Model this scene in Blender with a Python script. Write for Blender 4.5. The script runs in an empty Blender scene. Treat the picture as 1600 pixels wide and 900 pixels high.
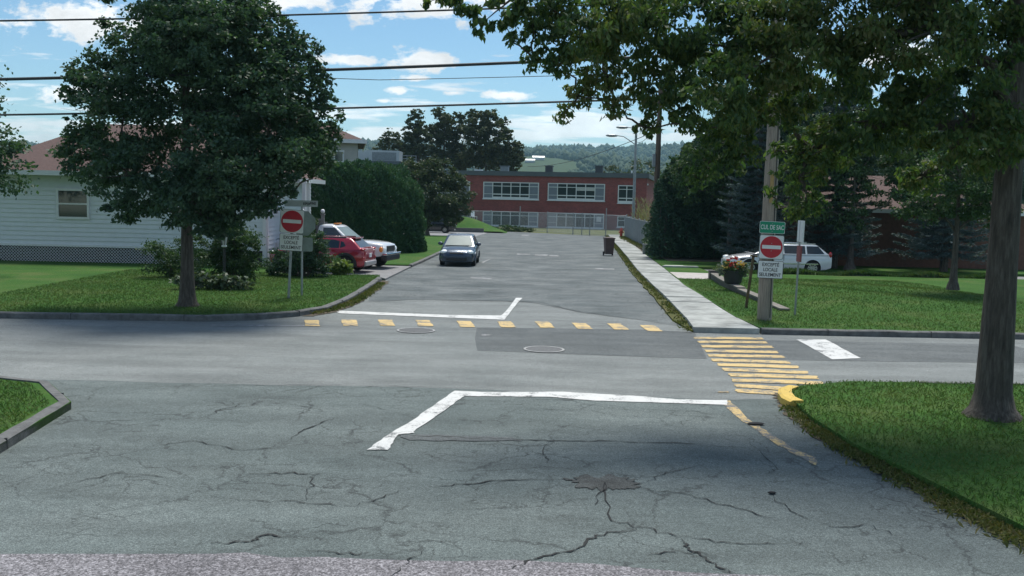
import bpy, bmesh, math, random
import numpy as np
from mathutils import Vector, Matrix
random.seed(7); rng = np.random.default_rng(7)
S = bpy.context.scene; C = S.collection; R = math.radians

# ------------------------------------------------------------------ camera
F = 1500.0; CAM_H = 3.2; PITCH = math.atan(138 / F); ROLL = R(1.3)
fw = Vector((0, math.cos(PITCH), -math.sin(PITCH)))
r0 = Vector((1, 0, 0)); u0 = r0.cross(fw)
rt = math.cos(ROLL) * r0 + math.sin(ROLL) * u0
up = -math.sin(ROLL) * r0 + math.cos(ROLL) * u0
cd = bpy.data.cameras.new('camera'); cam = bpy.data.objects.new('camera', cd); C.objects.link(cam)
M = Matrix((rt, up, -fw)).transposed().to_4x4(); M.translation = Vector((0, 0, CAM_H)); cam.matrix_world = M
cd.sensor_width = 36; cd.lens = 36 * F / 1600; cd.clip_start = .1; cd.clip_end = 20000
S.camera = cam

# ------------------------------------------------------------------ light, sky, exposure
S.view_settings.view_transform = 'Standard'; S.view_settings.look = 'None'
S.view_settings.gamma = 1; S.view_settings.use_curve_mapping = False
S.view_settings.exposure = 0.57
SUN_EL, SUN_AZ = R(66), R(16)          # azimuth from +Y, negative = left
sdir = Vector((math.sin(SUN_AZ) * math.cos(SUN_EL), math.cos(SUN_AZ) * math.cos(SUN_EL), math.sin(SUN_EL)))
sl = bpy.data.lights.new('sun', 'SUN'); sl.energy = 3.1; sl.angle = R(22); sl.color = (1, .95, .87)
so = bpy.data.objects.new('sun', sl); C.objects.link(so)
so.rotation_euler = (-sdir).to_track_quat('-Z', 'Y').to_euler()
wd = bpy.data.worlds.new('World'); S.world = wd; wd.use_nodes = True
nt = wd.node_tree; nt.nodes.clear()
def wn(t, **k):
    n = nt.nodes.new(t)
    for a, v in k.items(): setattr(n, a, v)
    return n
def wm(op, a, b=None, c=None, clamp=False):
    n = wn('ShaderNodeMath', operation=op); n.use_clamp = clamp
    for i, v in enumerate((a, b, c)):
        if v is None: continue
        if isinstance(v, (int, float)): n.inputs[i].default_value = v
        else: nt.links.new(v, n.inputs[i])
    return n.outputs[0]
wo = wn('ShaderNodeOutputWorld'); bg = wn('ShaderNodeBackground'); bg.inputs[1].default_value = .078
sky = wn('ShaderNodeTexSky', sky_type='NISHITA'); sky.sun_disc = False
sky.sun_elevation = SUN_EL; sky.sun_rotation = SUN_AZ; sky.altitude = 200; sky.air_density = 1.0; sky.dust_density = .3; sky.ozone_density = 2.5
tc = wn('ShaderNodeTexCoord'); sx = wn('ShaderNodeSeparateXYZ'); nt.links.new(tc.outputs['Generated'], sx.inputs[0])
X, Y, Z = sx.outputs
front = wm('GREATER_THAN', Y, .05)
yy = wm('MAXIMUM', Y, .05); U = wm('DIVIDE', X, yy); V = wm('DIVIDE', Z, yy)
def noise_at(ux, vx, scale, detail=6, rough=.6, w=0.0):
    cb = wn('ShaderNodeCombineXYZ'); nt.links.new(ux, cb.inputs[0]); nt.links.new(vx, cb.inputs[1]); cb.inputs[2].default_value = w
    n = wn('ShaderNodeTexNoise'); nt.links.new(cb.outputs[0], n.inputs['Vector'])
    n.inputs['Scale'].default_value = scale; n.inputs['Detail'].default_value = detail; n.inputs['Roughness'].default_value = rough
    return n.outputs[0]
nz = noise_at(wm('MULTIPLY', U, 1.0), wm('MULTIPLY', V, 1.8), 26, 7, .62)
nz2 = noise_at(U, wm('MULTIPLY', V, 1.6), 9, 4, .5, 3.1)
mask = None; shade = None
# (u, v, half width, half height) of the clouds in the picture's part of the sky
for (u_, v_, a_, b_) in [(-.105, .205, .10, .026), (-.235, .203, .075, .024), (-.16, .26, .3, .04), (.1, .25, .2, .04), (-.095, .139, .042, .012), (-.172, .138, .030, .0065), (-.009, .107, .030, .0055),
                         (-.064, .108, .013, .004), (-.12, .109, .014, .004), (-.135, .098, .012, .003), (-.11, .122, .02, .004), (-.42, .17, .12, .02), (.36, .16, .1, .016), (.5, .09, .1, .012), (-.4, .10, .1, .01)]:
    du = wm('DIVIDE', wm('SUBTRACT', U, u_), a_); dv = wm('DIVIDE', wm('SUBTRACT', V, v_), b_)
    e = wm('SUBTRACT', 1, wm('SQRT', wm('ADD', wm('MULTIPLY', du, du), wm('MULTIPLY', dv, dv))))
    mask = e if mask is None else wm('MAXIMUM', mask, e)
puff = wm('ADD', wm('MULTIPLY', mask, 1.0), wm('MULTIPLY', wm('SUBTRACT', nz, .50), 4.2))
puff = wm('MULTIPLY', puff, 2.0, clamp=True)
# thin streaky layer low over the hills
band = wm('SUBTRACT', 1, wm('ABSOLUTE', wm('DIVIDE', wm('SUBTRACT', V, .062), .040)))
strk = noise_at(wm('MULTIPLY', U, .55), wm('MULTIPLY', V, 5.0), 14, 6, .6, 1.7)
streak = wm('MULTIPLY', wm('ADD', wm('MULTIPLY', band, .55), wm('MULTIPLY', wm('SUBTRACT', strk, .52), 6.0)), 1.5, clamp=True)
far = noise_at(wm('DIVIDE', X, wm('ADD', wm('ABSOLUTE', Z), .2)), wm('DIVIDE', Y, wm('ADD', wm('ABSOLUTE', Z), .2)), 1.3, 6, .6, 9.0)
other = wm('MULTIPLY', wm('MULTIPLY', wm('SUBTRACT', far, .50), 5, clamp=True), wm('SUBTRACT', 1, wm('MULTIPLY', front, wm('LESS_THAN', V, .3))))
cl = wm('MAXIMUM', wm('MULTIPLY', wm('MAXIMUM', puff, wm('MULTIPLY', streak, .75)), front), other)
cl = wm('MULTIPLY', cl, wm('GREATER_THAN', Z, 0))
bright = wm('ADD', wm('ADD', 8.2, wm('MULTIPLY', wm('SUBTRACT', nz2, .38), 9.0)), wm('MULTIPLY', wm('SUBTRACT', .5, nz), 7.0))
cc = wn('ShaderNodeCombineXYZ')
nt.links.new(bright, cc.inputs[0]); nt.links.new(wm('MULTIPLY', bright, 1.02), cc.inputs[1]); nt.links.new(wm('MULTIPLY', bright, 1.03), cc.inputs[2])
mx = wn('ShaderNodeMix', data_type='RGBA'); nt.links.new(cl, mx.inputs['Factor'])
tint = wn('ShaderNodeMix', data_type='RGBA', blend_type='MULTIPLY'); tint.inputs[0].default_value = 1; nt.links.new(sky.outputs[0], tint.inputs[6]); tint.inputs[7].default_value = (.82, 1.0, 1.05, 1)
nt.links.new(tint.outputs[2], mx.inputs[6]); nt.links.new(cc.outputs[0], mx.inputs[7])
nt.links.new(mx.outputs[2], bg.inputs[0]); nt.links.new(bg.outputs[0], wo.inputs[0])

# ------------------------------------------------------------------ helpers
def ray(x, y): return fw + (x - 800) / F * rt - (y - 450) / F * up
def G(x, y, z=0.0):
    d = ray(x, y); t = (z - CAM_H) / d.z; return (d.x * t, d.y * t)
def P(x, y, Yd):
    d = ray(x, y); t = Yd / d.y; return Vector((d.x * t, Yd, CAM_H + d.z * t))

class MB:
    def __init__(s): s.v = []; s.f = []; s.m = []
    def add(s, vs, fs, mi=0):
        o = len(s.v); s.v += [tuple(v) for v in vs]; s.f += [tuple(i + o for i in f) for f in fs]; s.m += [mi] * len(fs); return s
    def box(s, c, d, rz=0.0, mi=0, taper=1.0):
        cx, cy, cz = c; hx, hy, hz = d[0] / 2, d[1] / 2, d[2] / 2; ca, sa = math.cos(rz), math.sin(rz); vs = []
        for z in (-1, 1):
            k = taper if z > 0 else 1
            for x, y in ((-1, -1), (1, -1), (1, 1), (-1, 1)):
                a, b = x * hx * k, y * hy * k; vs.append((cx + a * ca - b * sa, cy + a * sa + b * ca, cz + z * hz))
        return s.add(vs, [(3, 2, 1, 0), (4, 5, 6, 7), (0, 1, 5, 4), (1, 2, 6, 5), (2, 3, 7, 6), (3, 0, 4, 7)], mi)
    def bar(s, a, b, w, h=None, mi=0):
        a = Vector(a); b = Vector(b); h = h or w; d = (b - a).normalized()
        ref = Vector((0, 0, 1)) if abs(d.z) < .95 else Vector((0, 1, 0))
        n = d.cross(ref).normalized(); q = n.cross(d).normalized()
        vs = [p + n * (i * w / 2) + q * (j * h / 2) for p in (a, b) for i, j in ((-1, -1), (1, -1), (1, 1), (-1, 1))]
        return s.add(vs, [(3, 2, 1, 0), (4, 5, 6, 7), (0, 1, 5, 4), (1, 2, 6, 5), (2, 3, 7, 6), (3, 0, 4, 7)], mi)
    def tube(s, pts, rad, n=10, mi=0, cap=True):
        pts = [Vector(p) for p in pts]
        if isinstance(rad, (int, float)): rad = [rad] * len(pts)
        vs = []; fs = []
        pn = None
        for i, p in enumerate(pts):
            d = (pts[min(i + 1, len(pts) - 1)] - pts[max(i - 1, 0)]).normalized()
            if pn is None:
                ref = Vector((1, 0, 0)) if abs(d.x) < .9 else Vector((0, 1, 0)); pn = d.cross(ref).normalized()
            pn = (pn - d * pn.dot(d)).normalized(); q = d.cross(pn)
            for k in range(n):
                t = 2 * math.pi * k / n; vs.append(p + (pn * math.cos(t) + q * math.sin(t)) * rad[i])
        for i in range(len(pts) - 1):
            for k in range(n):
                a = i * n + k; b = i * n + (k + 1) % n; fs.append((a, b, b + n, a + n))
        if cap: fs.append(tuple(range(n - 1, -1, -1))); fs.append(tuple((len(pts) - 1) * n + k for k in range(n)))
        return s.add(vs, fs, mi)
    def lathe(s, prof, c=(0, 0, 0), n=16, mi=0):
        vs = []; fs = []
        for r, z in prof:
            for k in range(n):
                t = 2 * math.pi * k / n; vs.append((c[0] + r * math.cos(t), c[1] + r * math.sin(t), c[2] + z))
        for i in range(len(prof) - 1):
            for k in range(n):
                a = i * n + k; b = i * n + (k + 1) % n; fs.append((a, b, b + n, a + n))
        fs.append(tuple(range(n - 1, -1, -1))); fs.append(tuple((len(prof) - 1) * n + k for k in range(n)))
        return s.add(vs, fs, mi)
    def prism(s, poly, z0, z1, mi=0, side=None, bottom=True):
        n = len(poly); vs = [(x, y, z0) for x, y in poly] + [(x, y, z1) for x, y in poly]
        ar = sum(poly[i][0] * poly[(i + 1) % n][1] - poly[(i + 1) % n][0] * poly[i][1] for i in range(n))
        top = tuple(range(n, 2 * n)); bot = tuple(range(n - 1, -1, -1)); sd = [(i, (i + 1) % n, (i + 1) % n + n, i + n) for i in range(n)]
        if ar < 0: top = top[::-1]; bot = bot[::-1]; sd = [f[::-1] for f in sd]
        o = len(s.v); s.v += vs
        for f, m_ in [(top, mi)] + ([(bot, mi)] if bottom else []) + [(f, mi if side is None else side) for f in sd]:
            s.f.append(tuple(i + o for i in f)); s.m.append(m_)
        return s
    def plate(s, poly, o, ax, ay, th, mi=0):
        """flat plate: 2-D poly in the axes ax, ay from origin o, thickness th along ax x ay"""
        o = Vector(o); ax = Vector(ax); ay = Vector(ay); nn = ax.cross(ay).normalized(); n = len(poly)
        a = [o + ax * x + ay * y for x, y in poly]; b = [p + nn * th for p in a]
        return s.add(a + b, [tuple(range(n - 1, -1, -1)), tuple(range(n, 2 * n))] + [(i, (i + 1) % n, (i + 1) % n + n, i + n) for i in range(n)], mi)
    def sphere(s, c, r, nu=14, nv=9, mi=0, zmin=-1.0):
        if isinstance(r, (int, float)): r = (r, r, r)
        vs = []; fs = []
        for j in range(nv + 1):
            ph = -math.pi / 2 + math.pi * j / nv
            for k in range(nu):
                t = 2 * math.pi * k / nu; zz = max(zmin, math.sin(ph))
                vs.append((c[0] + r[0] * math.cos(ph) * math.cos(t), c[1] + r[1] * math.cos(ph) * math.sin(t), c[2] + r[2] * zz))
        for j in range(nv):
            for k in range(nu):
                a = j * nu + k; b = j * nu + (k + 1) % nu; fs.append((a, b, b + nu, a + nu))
        return s.add(vs, fs, mi)
    def build(s, name, mats, parent=None, smooth=None, loc=None):
        me = bpy.data.meshes.new(name); me.from_pydata(s.v, [], s.f)
        mats = mats if isinstance(mats, (list, tuple)) else [mats]
        for m_ in mats: me.materials.append(m_)
        if len(mats) > 1: me.polygons.foreach_set('material_index', s.m)
        me.update()
        if smooth is not None:
            me.polygons.foreach_set('use_smooth', [True] * len(me.polygons)); me.set_sharp_from_angle(angle=R(smooth))
        o = bpy.data.objects.new(name, me); C.objects.link(o)
        if parent: o.parent = parent
        if loc: o.location = loc
        return o

def tag(o, label=None, cat=None, group=None, kind=None):
    if label: o['label'] = label
    if cat: o['category'] = cat
    if group: o['group'] = group
    if kind: o['kind'] = kind
    return o
def thing(name, label, cat, loc=(0, 0, 0), rz=0.0, group=None):
    o = bpy.data.objects.new(name, None); C.objects.link(o); o.location = loc; o.rotation_euler = (0, 0, rz); o.empty_display_size = .3
    return tag(o, label, cat, group)
def struct(o): o['kind'] = 'structure'; return o

# ------------------------------------------------------------------ materials
def new_mat(name):
    m = bpy.data.materials.new(name); m.use_nodes = True; n = m.node_tree
    return m, n, n.nodes['Principled BSDF']
def lk(n, a, b): n.links.new(a, b)
def tex_noise(n, scale, detail=4, rough=.6, coord='Object', sc=None):
    tcn = n.nodes.new('ShaderNodeTexCoord'); t = n.nodes.new('ShaderNodeTexNoise')
    src = tcn.outputs[coord]
    if sc:
        mp = n.nodes.new('ShaderNodeMapping'); mp.inputs['Scale'].default_value = sc; lk(n, src, mp.inputs[0]); src = mp.outputs[0]
    lk(n, src, t.inputs['Vector']); t.inputs['Scale'].default_value = scale; t.inputs['Detail'].default_value = detail; t.inputs['Roughness'].default_value = rough
    return t
def ramp(n, src, stops):
    r_ = n.nodes.new('ShaderNodeValToRGB'); e = r_.color_ramp.elements
    while len(e) < len(stops): e.new(.5)
    for k, (p_, c_) in enumerate(stops):
        e[k].position = p_; e[k].color = (*c_, 1) if len(c_) == 3 else c_
    lk(n, src, r_.inputs[0]); return r_
def mixc(n, fac, a, b, mode='MIX'):
    m = n.nodes.new('ShaderNodeMix'); m.data_type = 'RGBA'; m.blend_type = mode
    for v, i in ((fac, 0), (a, 6), (b, 7)):
        if hasattr(v, 'is_linked'): lk(n, v, m.inputs[i])
        elif isinstance(v, (int, float)): m.inputs[i].default_value = v
        else: m.inputs[i].default_value = (*v, 1)
    return m.outputs[2]
def bump(n, b, src, strength, dist):
    bp = n.nodes.new('ShaderNodeBump'); bp.inputs['Strength'].default_value = strength; bp.inputs['Distance'].default_value = dist
    lk(n, src, bp.inputs['Height']); lk(n, bp.outputs[0], b.inputs['Normal'])
def simple(name, col, rough=.6, var=.25, scale=6, metal=0, bmp=0, bscale=40, spec=.5, sc=None, coat=0):
    m, n, b = new_mat(name)
    t = tex_noise(n, scale, 5, .65, sc=sc)
    d = tuple(c * (1 - var) for c in col); l = tuple(min(1, c * (1 + var)) for c in col)
    r_ = ramp(n, t.outputs[0], [(.3, d), (.7, l)]); lk(n, r_.outputs[0], b.inputs['Base Color'])
    b.inputs['Roughness'].default_value = rough; b.inputs['Metallic'].default_value = metal; b.inputs['Specular IOR Level'].default_value = spec
    if coat: b.inputs['Coat Weight'].default_value = coat; b.inputs['Coat Roughness'].default_value = .05
    if bmp:
        t2 = tex_noise(n, bscale, 4); bump(n, b, t2.outputs[0], bmp, .02)
    return m

def asphalt(name, dark, light, grain=.35, big=.35, rough=.9, cracks=0, stains=0, warm=None, gscale=90):
    m, n, b = new_mat(name)
    t = tex_noise(n, big, 5, .6); col = ramp(n, t.outputs[0], [(.3, dark), (.72, light)]).outputs[0]
    # longer streaks along the traffic
    t1 = tex_noise(n, .9, 4, .6, sc=(.35, 1.6, 1)); k = ramp(n, t1.outputs[0], [(.35, (.82, .82, .82)), (.7, (1.14, 1.14, 1.14))]); col = mixc(n, 1, col, k.outputs[0], 'MULTIPLY')
    tm = tex_noise(n, 7, 4, .7); k = ramp(n, tm.outputs[0], [(.3, (.86, .86, .86)), (.7, (1.12, 1.12, 1.12))]); col = mixc(n, 1, col, k.outputs[0], 'MULTIPLY')
    g = tex_noise(n, gscale, 2, .7); k = ramp(n, g.outputs[0], [(.34, (1 - grain,) * 3), (.5, (1, 1, 1)), (.68, (1 + grain * 1.6,) * 3)]); col = mixc(n, 1, col, k.outputs[0], 'MULTIPLY')
    g2 = tex_noise(n, gscale * .38, 3, .7); k = ramp(n, g2.outputs[0], [(.32, (1 - grain * .6,) * 3), (.5, (1, 1, 1)), (.7, (1 + grain * .8,) * 3)]); col = mixc(n, 1, col, k.outputs[0], 'MULTIPLY')
    if stains:
        s_ = tex_noise(n, .55, 6, .7, sc=(.6, 1.5, 1)); k = ramp(n, s_.outputs[0], [(.56, (1, 1, 1)), (.74, (1 - stains,) * 3)]); col = mixc(n, 1, col, k.outputs[0], 'MULTIPLY')
    h = g.outputs[0]
    if cracks:
        tcn = n.nodes.new('ShaderNodeTexCoord'); dn = tex_noise(n, 1.5, 6, .65); 
        ad = n.nodes.new('ShaderNodeVectorMath'); ad.operation = 'MULTIPLY_ADD'; lk(n, dn.outputs['Color'], ad.inputs[0]); ad.inputs[1].default_value = (.9, .9, 0); lk(n, tcn.outputs['Object'], ad.inputs[2])
        for sc_, wid, thr in ((.42, .024, .45), (1.05, .018, .49), (2.4, .015, .53)):
            v = n.nodes.new('ShaderNodeTexVoronoi'); v.feature = 'DISTANCE_TO_EDGE'; v.inputs['Scale'].default_value = sc_; lk(n, ad.outputs[0], v.inputs['Vector'])
            e = ramp(n, v.outputs['Distance'], [(0, (1, 1, 1)), (wid * sc_ * 1.0, (0, 0, 0))])
            ms = tex_noise(n, .5 + sc_ * .12, 3, .6); mk = ramp(n, ms.outputs[0], [(thr, (0, 0, 0)), (thr + .08, (1, 1, 1))])
            f = mixc(n, 1, e.outputs[0], mk.outputs[0], 'MULTIPLY')
            col = mixc(n, mixc(n, cracks, (0, 0, 0), f), col, (.018, .02, .02))
    lk(n, col, b.inputs['Base Color']); b.inputs['Roughness'].default_value = rough; b.inputs['Specular IOR Level'].default_value = .35
    bump(n, b, h, .45, .012)
    return m

def paint_mat(name, col, base, wear):
    m, n, b = new_mat(name)
    t = tex_noise(n, 2.3, 9, .78); t2 = tex_noise(n, 45, 3, .7)
    a = n.nodes.new('ShaderNodeMath'); a.operation = 'MULTIPLY_ADD'; lk(n, t2.outputs[0], a.inputs[0]); a.inputs[1].default_value = .45; lk(n, t.outputs[0], a.inputs[2])
    k = ramp(n, a.outputs[0], [(wear, base), (wear + .05, tuple(c * .85 for c in col)), (min(1, wear + .3), col)])
    lk(n, k.outputs[0], b.inputs['Base Color']); b.inputs['Roughness'].default_value = .75
    bump(n, b, t2.outputs[0], .3, .008)
    return m

def leaf_mat(name, cols, trans=.25, rough=.55, patch=.8):
    """leaf colours vary from leaf to leaf and, slowly, through the crown (real pigment differences)"""
    m, n, b = new_mat(name)
    gi = n.nodes.new('ShaderNodeNewGeometry'); t = tex_noise(n, patch, 3, .5)
    a = n.nodes.new('ShaderNodeMath'); a.operation = 'MULTIPLY_ADD'; lk(n, gi.outputs['Random Per Island'], a.inputs[0]); a.inputs[1].default_value = .55
    s_ = n.nodes.new('ShaderNodeMath'); s_.operation = 'MULTIPLY_ADD'; lk(n, t.outputs[0], s_.inputs[0]); s_.inputs[1].default_value = 1.3; s_.inputs[2].default_value = -.42
    lk(n, s_.outputs[0], a.inputs[2])
    k = ramp(n, a.outputs[0], [(i / max(1, len(cols) - 1) * .8 + .1, c) for i, c in enumerate(cols)])
    lk(n, k.outputs[0], b.inputs['Base Color']); b.inputs['Roughness'].default_value = rough; b.inputs['Specular IOR Level'].default_value = .3
    tr = n.nodes.new('ShaderNodeBsdfTranslucent'); lk(n, mixc(n, 1, k.outputs[0], (1.3, 1.5, .6), 'MULTIPLY'), tr.inputs[0])
    mxs = n.nodes.new('ShaderNodeMixShader'); mxs.inputs[0].default_value = trans
    lk(n, b.outputs[0], mxs.inputs[1]); lk(n, tr.outputs[0], mxs.inputs[2]); lk(n, mxs.outputs[0], n.nodes['Material Output'].inputs[0])
    return m

def carpaint(name, col, flake=0.0, rough=.25):
    m, n, b = new_mat(name); t = tex_noise(n, 2, 3)
    k = ramp(n, t.outputs[0], [(.3, tuple(c * .93 for c in col)), (.7, col)]); lk(n, k.outputs[0], b.inputs['Base Color'])
    b.inputs['Roughness'].default_value = rough; b.inputs['Metallic'].default_value = flake
    b.inputs['Coat Weight'].default_value = 1; b.inputs['Coat Roughness'].default_value = .06
    return m
def glassy(name, col=(.01, .014, .016), rough=.04):
    m, n, b = new_mat(name); t = tex_noise(n, .7, 2); k = ramp(n, t.outputs[0], [(.3, col), (.7, tuple(c * 1.5 for c in col))])
    lk(n, k.outputs[0], b.inputs['Base Color']); b.inputs['Roughness'].default_value = rough; b.inputs['Specular IOR Level'].default_value = .9
    return m

A_OLD = asphalt('old cracked asphalt', (.092, .115, .112), (.140, .166, .160), .42, .4, .92, cracks=.62, stains=.35)
A_NEW = asphalt('cross street asphalt', (.155, .172, .168), (.215, .232, .226), .52, .5, .9, stains=.1)
A_PATCH = asphalt('dark asphalt patch', (.095, .107, .108), (.13, .143, .142), .5, .7, .9)
A_FAR = asphalt('worn street asphalt', (.074, .090, .092), (.178, .196, .194), .45, .55, .92, cracks=.6, stains=.4)
A_CHIP = asphalt('coarse chip asphalt', (.16, .155, .165), (.23, .222, .232), .62, .6, .95, gscale=55)
CONC = simple('sidewalk concrete', (.33, .345, .325), .9, .42, 1.4, bmp=.35, bscale=60)
KERB = simple('kerb concrete', (.125, .128, .125), .92, .4, 5, bmp=.6, bscale=25)
DIRT = simple('dirt', (.09, .075, .05), .95, .45, 8, bmp=.5)
STONE = simple('grey timber', (.095, .085, .078), .9, .4, 8, bmp=.5, sc=(1, 1, 6))
WHITE_P = paint_mat('white road paint', (.66, .67, .65), (.14, .15, .15), .62)
WHITE_OLD = paint_mat('faded white road paint', (.42, .43, .43), (.15, .155, .155), .74)
YEL_P = paint_mat('yellow road paint', (.66, .48, .20), (.17, .165, .15), .65)
YEL_W = paint_mat('worn yellow road paint', (.60, .43, .17), (.13, .135, .13), .70)
YEL_K = paint_mat('yellow kerb paint', (.66, .46, .09), (.30, .24, .12), .60)
CRACKM = simple('crack fill', (.02, .021, .02), .95, .4, 30)
def grass_mat(name, dark, mid, light):
    m, n, b = new_mat(name); t = tex_noise(n, .5, 6, .65); t2 = tex_noise(n, 22, 3, .75)
    c1 = ramp(n, t.outputs[0], [(.25, dark), (.5, mid), (.75, light)]).outputs[0]
    k = ramp(n, t2.outputs[0], [(.3, (.6, .6, .6)), (.7, (1.3, 1.3, 1.3))]).outputs[0]
    lk(n, mixc(n, 1, c1, k, 'MULTIPLY'), b.inputs['Base Color']); b.inputs['Roughness'].default_value = .95; b.inputs['Specular IOR Level'].default_value = .1
    bump(n, b, t2.outputs[0], .6, .05); return m
LAWN = grass_mat('lawn', (.036, .095, .022), (.052, .125, .026), (.105, .140, .046))
DRYLAWN = grass_mat('dry lawn', (.10, .125, .05), (.14, .16, .07), (.20, .20, .11))
MEADOW = grass_mat('valley ground', (.05, .08, .03), (.07, .10, .04), (.10, .12, .05))
BLADE = leaf_mat('grass blade', [(.034, .090, .022), (.066, .122, .030), (.125, .150, .052)], .25, .8, .4)
WEED = leaf_mat('weed', [(.05, .08, .02), (.10, .115, .035), (.16, .14, .06)], .25, .8, .8)
BARK, n, b = new_mat('bark')
t = tex_noise(n, 9, 6, .7, sc=(2.2, 2.2, .28)); lk(n, ramp(n, t.outputs[0], [(.32, (.035, .03, .026)), (.5, (.085, .072, .06)), (.68, (.15, .135, .115))]).outputs[0], b.inputs['Base Color']); b.inputs['Roughness'].default_value = .95; bump(n, b, t.outputs[0], 1.0, .06)
POLEW = simple('weathered pole wood', (.26, .225, .185), .9, .35, 9, bmp=.5, bscale=18, sc=(4, 4, .25))
POLEB = simple('brown pole wood', (.12, .085, .062), .9, .35, 9, bmp=.5, bscale=18, sc=(4, 4, .25))
GALV = simple('galvanised steel', (.30, .32, .33), .5, .2, 5, .7)
FENCEM = simple('chain link steel', (.42, .44, .45), .55, .2, 5, .4)
SLAT = simple('grey fence slat', (.17, .20, .21), .6, .25, 3, sc=(3, 3, .3))
SIGNW = simple('white sign sheeting', (.66, .69, .69), .45, .06, 6)
SIGNR = simple('red sign sheeting', (.42, .012, .028), .42, .12, 5)
SIGNG = simple('green sign sheeting', (.0, .235, .125), .42, .12, 5)
SIGNBACK = simple('sign back', (.22, .27, .26), .5, .2, 4, .3)
BLACK = simple('black paint', (.014, .015, .016), .5, .3, 8)
RUBBER = simple('tyre rubber', (.014, .014, .015), .85, .3, 12)
PLASTIC = simple('dark plastic', (.022, .024, .026), .6, .2, 10)
ALLOY = simple('alloy wheel', (.42, .43, .44), .3, .1, 6, .8)
CHROME = simple('chrome', (.6, .62, .63), .15, .1, 6, .95)
LENS = glassy('headlight lens', (.66, .70, .69), .10)
AMBER = glassy('amber lens', (.62, .20, .02), .12)
REDLENS = glassy('tail lens', (.32, .012, .014), .12)
CGLASS = glassy('car glass', (.014, .02, .021), .03)
WGLASS = glassy('window glass', (.018, .03, .032), .05)
SGLASS = glassy('school window glass', (.010, .022, .022), .25); SGLASS.node_tree.nodes['Principled BSDF'].inputs['Specular IOR Level'].default_value = .25
WHITEPNT = simple('white paint', (.72, .74, .74), .55, .06, 4)
FRAMEW = simple('window frame white', (.62, .66, .66), .5, .07, 4)
PANELG = simple('blue grey panel', (.15, .18, .215), .5, .08, 3)
WIRE = simple('cable', (.03, .034, .036), .7, .2, 8)

# ------------------------------------------------------------------ ground, roads, kerbs, lawns
MB().add([(-4300, -60, -.05), (4300, -60, -.05), (4300, 4000, -.05), (-4300, 4000, -.05)], [(0, 1, 2, 3)]).build('ground', MEADOW)
struct(bpy.data.objects['ground'])
def sheet(name, poly, z, m, kind='structure'):
    mb = MB(); n = len(poly); ar = sum(poly[i][0] * poly[(i + 1) % n][1] - poly[(i + 1) % n][0] * poly[i][1] for i in range(n))
    f = tuple(range(n)); mb.add([(x, y, z) for x, y in poly], [f if ar > 0 else f[::-1]]); o = mb.build(name, m); o['kind'] = kind; return o
def wob(a, b, n, amp):
    """points from a to b with a ragged edge"""
    a = Vector(a); b = Vector(b); d = b - a; nn = Vector((-d.y, d.x)).normalized()
    return [tuple(a + d * (i / n) + nn * (random.uniform(-amp, amp) if 0 < i < n else 0)) for i in range(n)]

sheet('cross_street', [(-70, 15.2), (70, 15.2), (70, 26.2), (-70, 26.2)], 0, A_NEW)
# the near street: old asphalt, ragged seam with the cross street
seam = wob((-60, 15.75), (-.9, 15.98), 60, .07) + wob((-.9, 15.98), (3.55, 15.55), 14, .05) + wob((3.55, 15.55), (4.9, 15.75), 6, .05) + wob((4.9, 15.75), (60, 15.85), 40, .05)
sheet('near_street', [(-60, -20)] + [p for p in seam] + [(60, 15.85), (60, -20)], .004, A_OLD)
ed2 = [G(330, 868), G(380, 866), G(440, 872), G(505, 872), G(560, 872), G(640, 875), G(720, 876), G(800, 874), G(850, 878), G(930, 884), G(1010, 888), G(1080, 895), G(1160, 897), G(1270, 905)]
chip = [(-60, 8.3)] + [(-9, 8.15), (-5, 8.12)] + [(x + random.uniform(-.02, .02), y + random.uniform(-.04, .04)) for x, y in ed2] + [(8, 7.9), (60, 8.0), (60, -20), (-60, -20)]
sheet('coarse_road_strip', chip, .008, A_CHIP)
# far street with its worn surface
bnd = [G(596, 471), G(640, 468), G(700, 469), G(780, 470), G(830, 473), G(860, 478), G(900, 487), G(950, 494), G(1000, 500), G(1040, 506), G(1072, 512)]
fl = [(-4.6, 31), (-4.9, 36), (-4.7, 42), (-4.3, 52), (-3.9, 62), (-3.4, 78), (-2.9, 92), (-2.4, 97.5)]
fr = [(8.9, 90.5), (8.15, 82), (7.45, 70), (6.35, 57), (5.6, 46), (5.1, 37), (4.75, 29.5), (4.55, 25)]
bndj = []
for i in range(len(bnd) - 1): bndj += wob(bnd[i], bnd[i + 1], 5, .05)
sheet('far_street', [(-4.4, 29.3)] + fl + fr + [bnd[-1]] + bndj[::-1], .004, A_FAR)
sheet('far_street_apron', [(-6.5, 25.9), (6.2, 25.9), (6.2, 33), (-6.2, 33)], -.004, A_NEW)
pp = [G(745, 512), G(742, 530), G(746, 548), G(830, 551), G(960, 556), G(1105, 561), G(1097, 545), G(1085, 519), G(1000, 515), G(870, 513)]
sheet('asphalt_patch', pp, .004, A_PATCH)
sheet('asphalt_patch', [(4.45, 19.75), (4.6, 22.6), (12, 22.9), (12, 20.2), (8, 19.9)], .004, A_PATCH)

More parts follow.
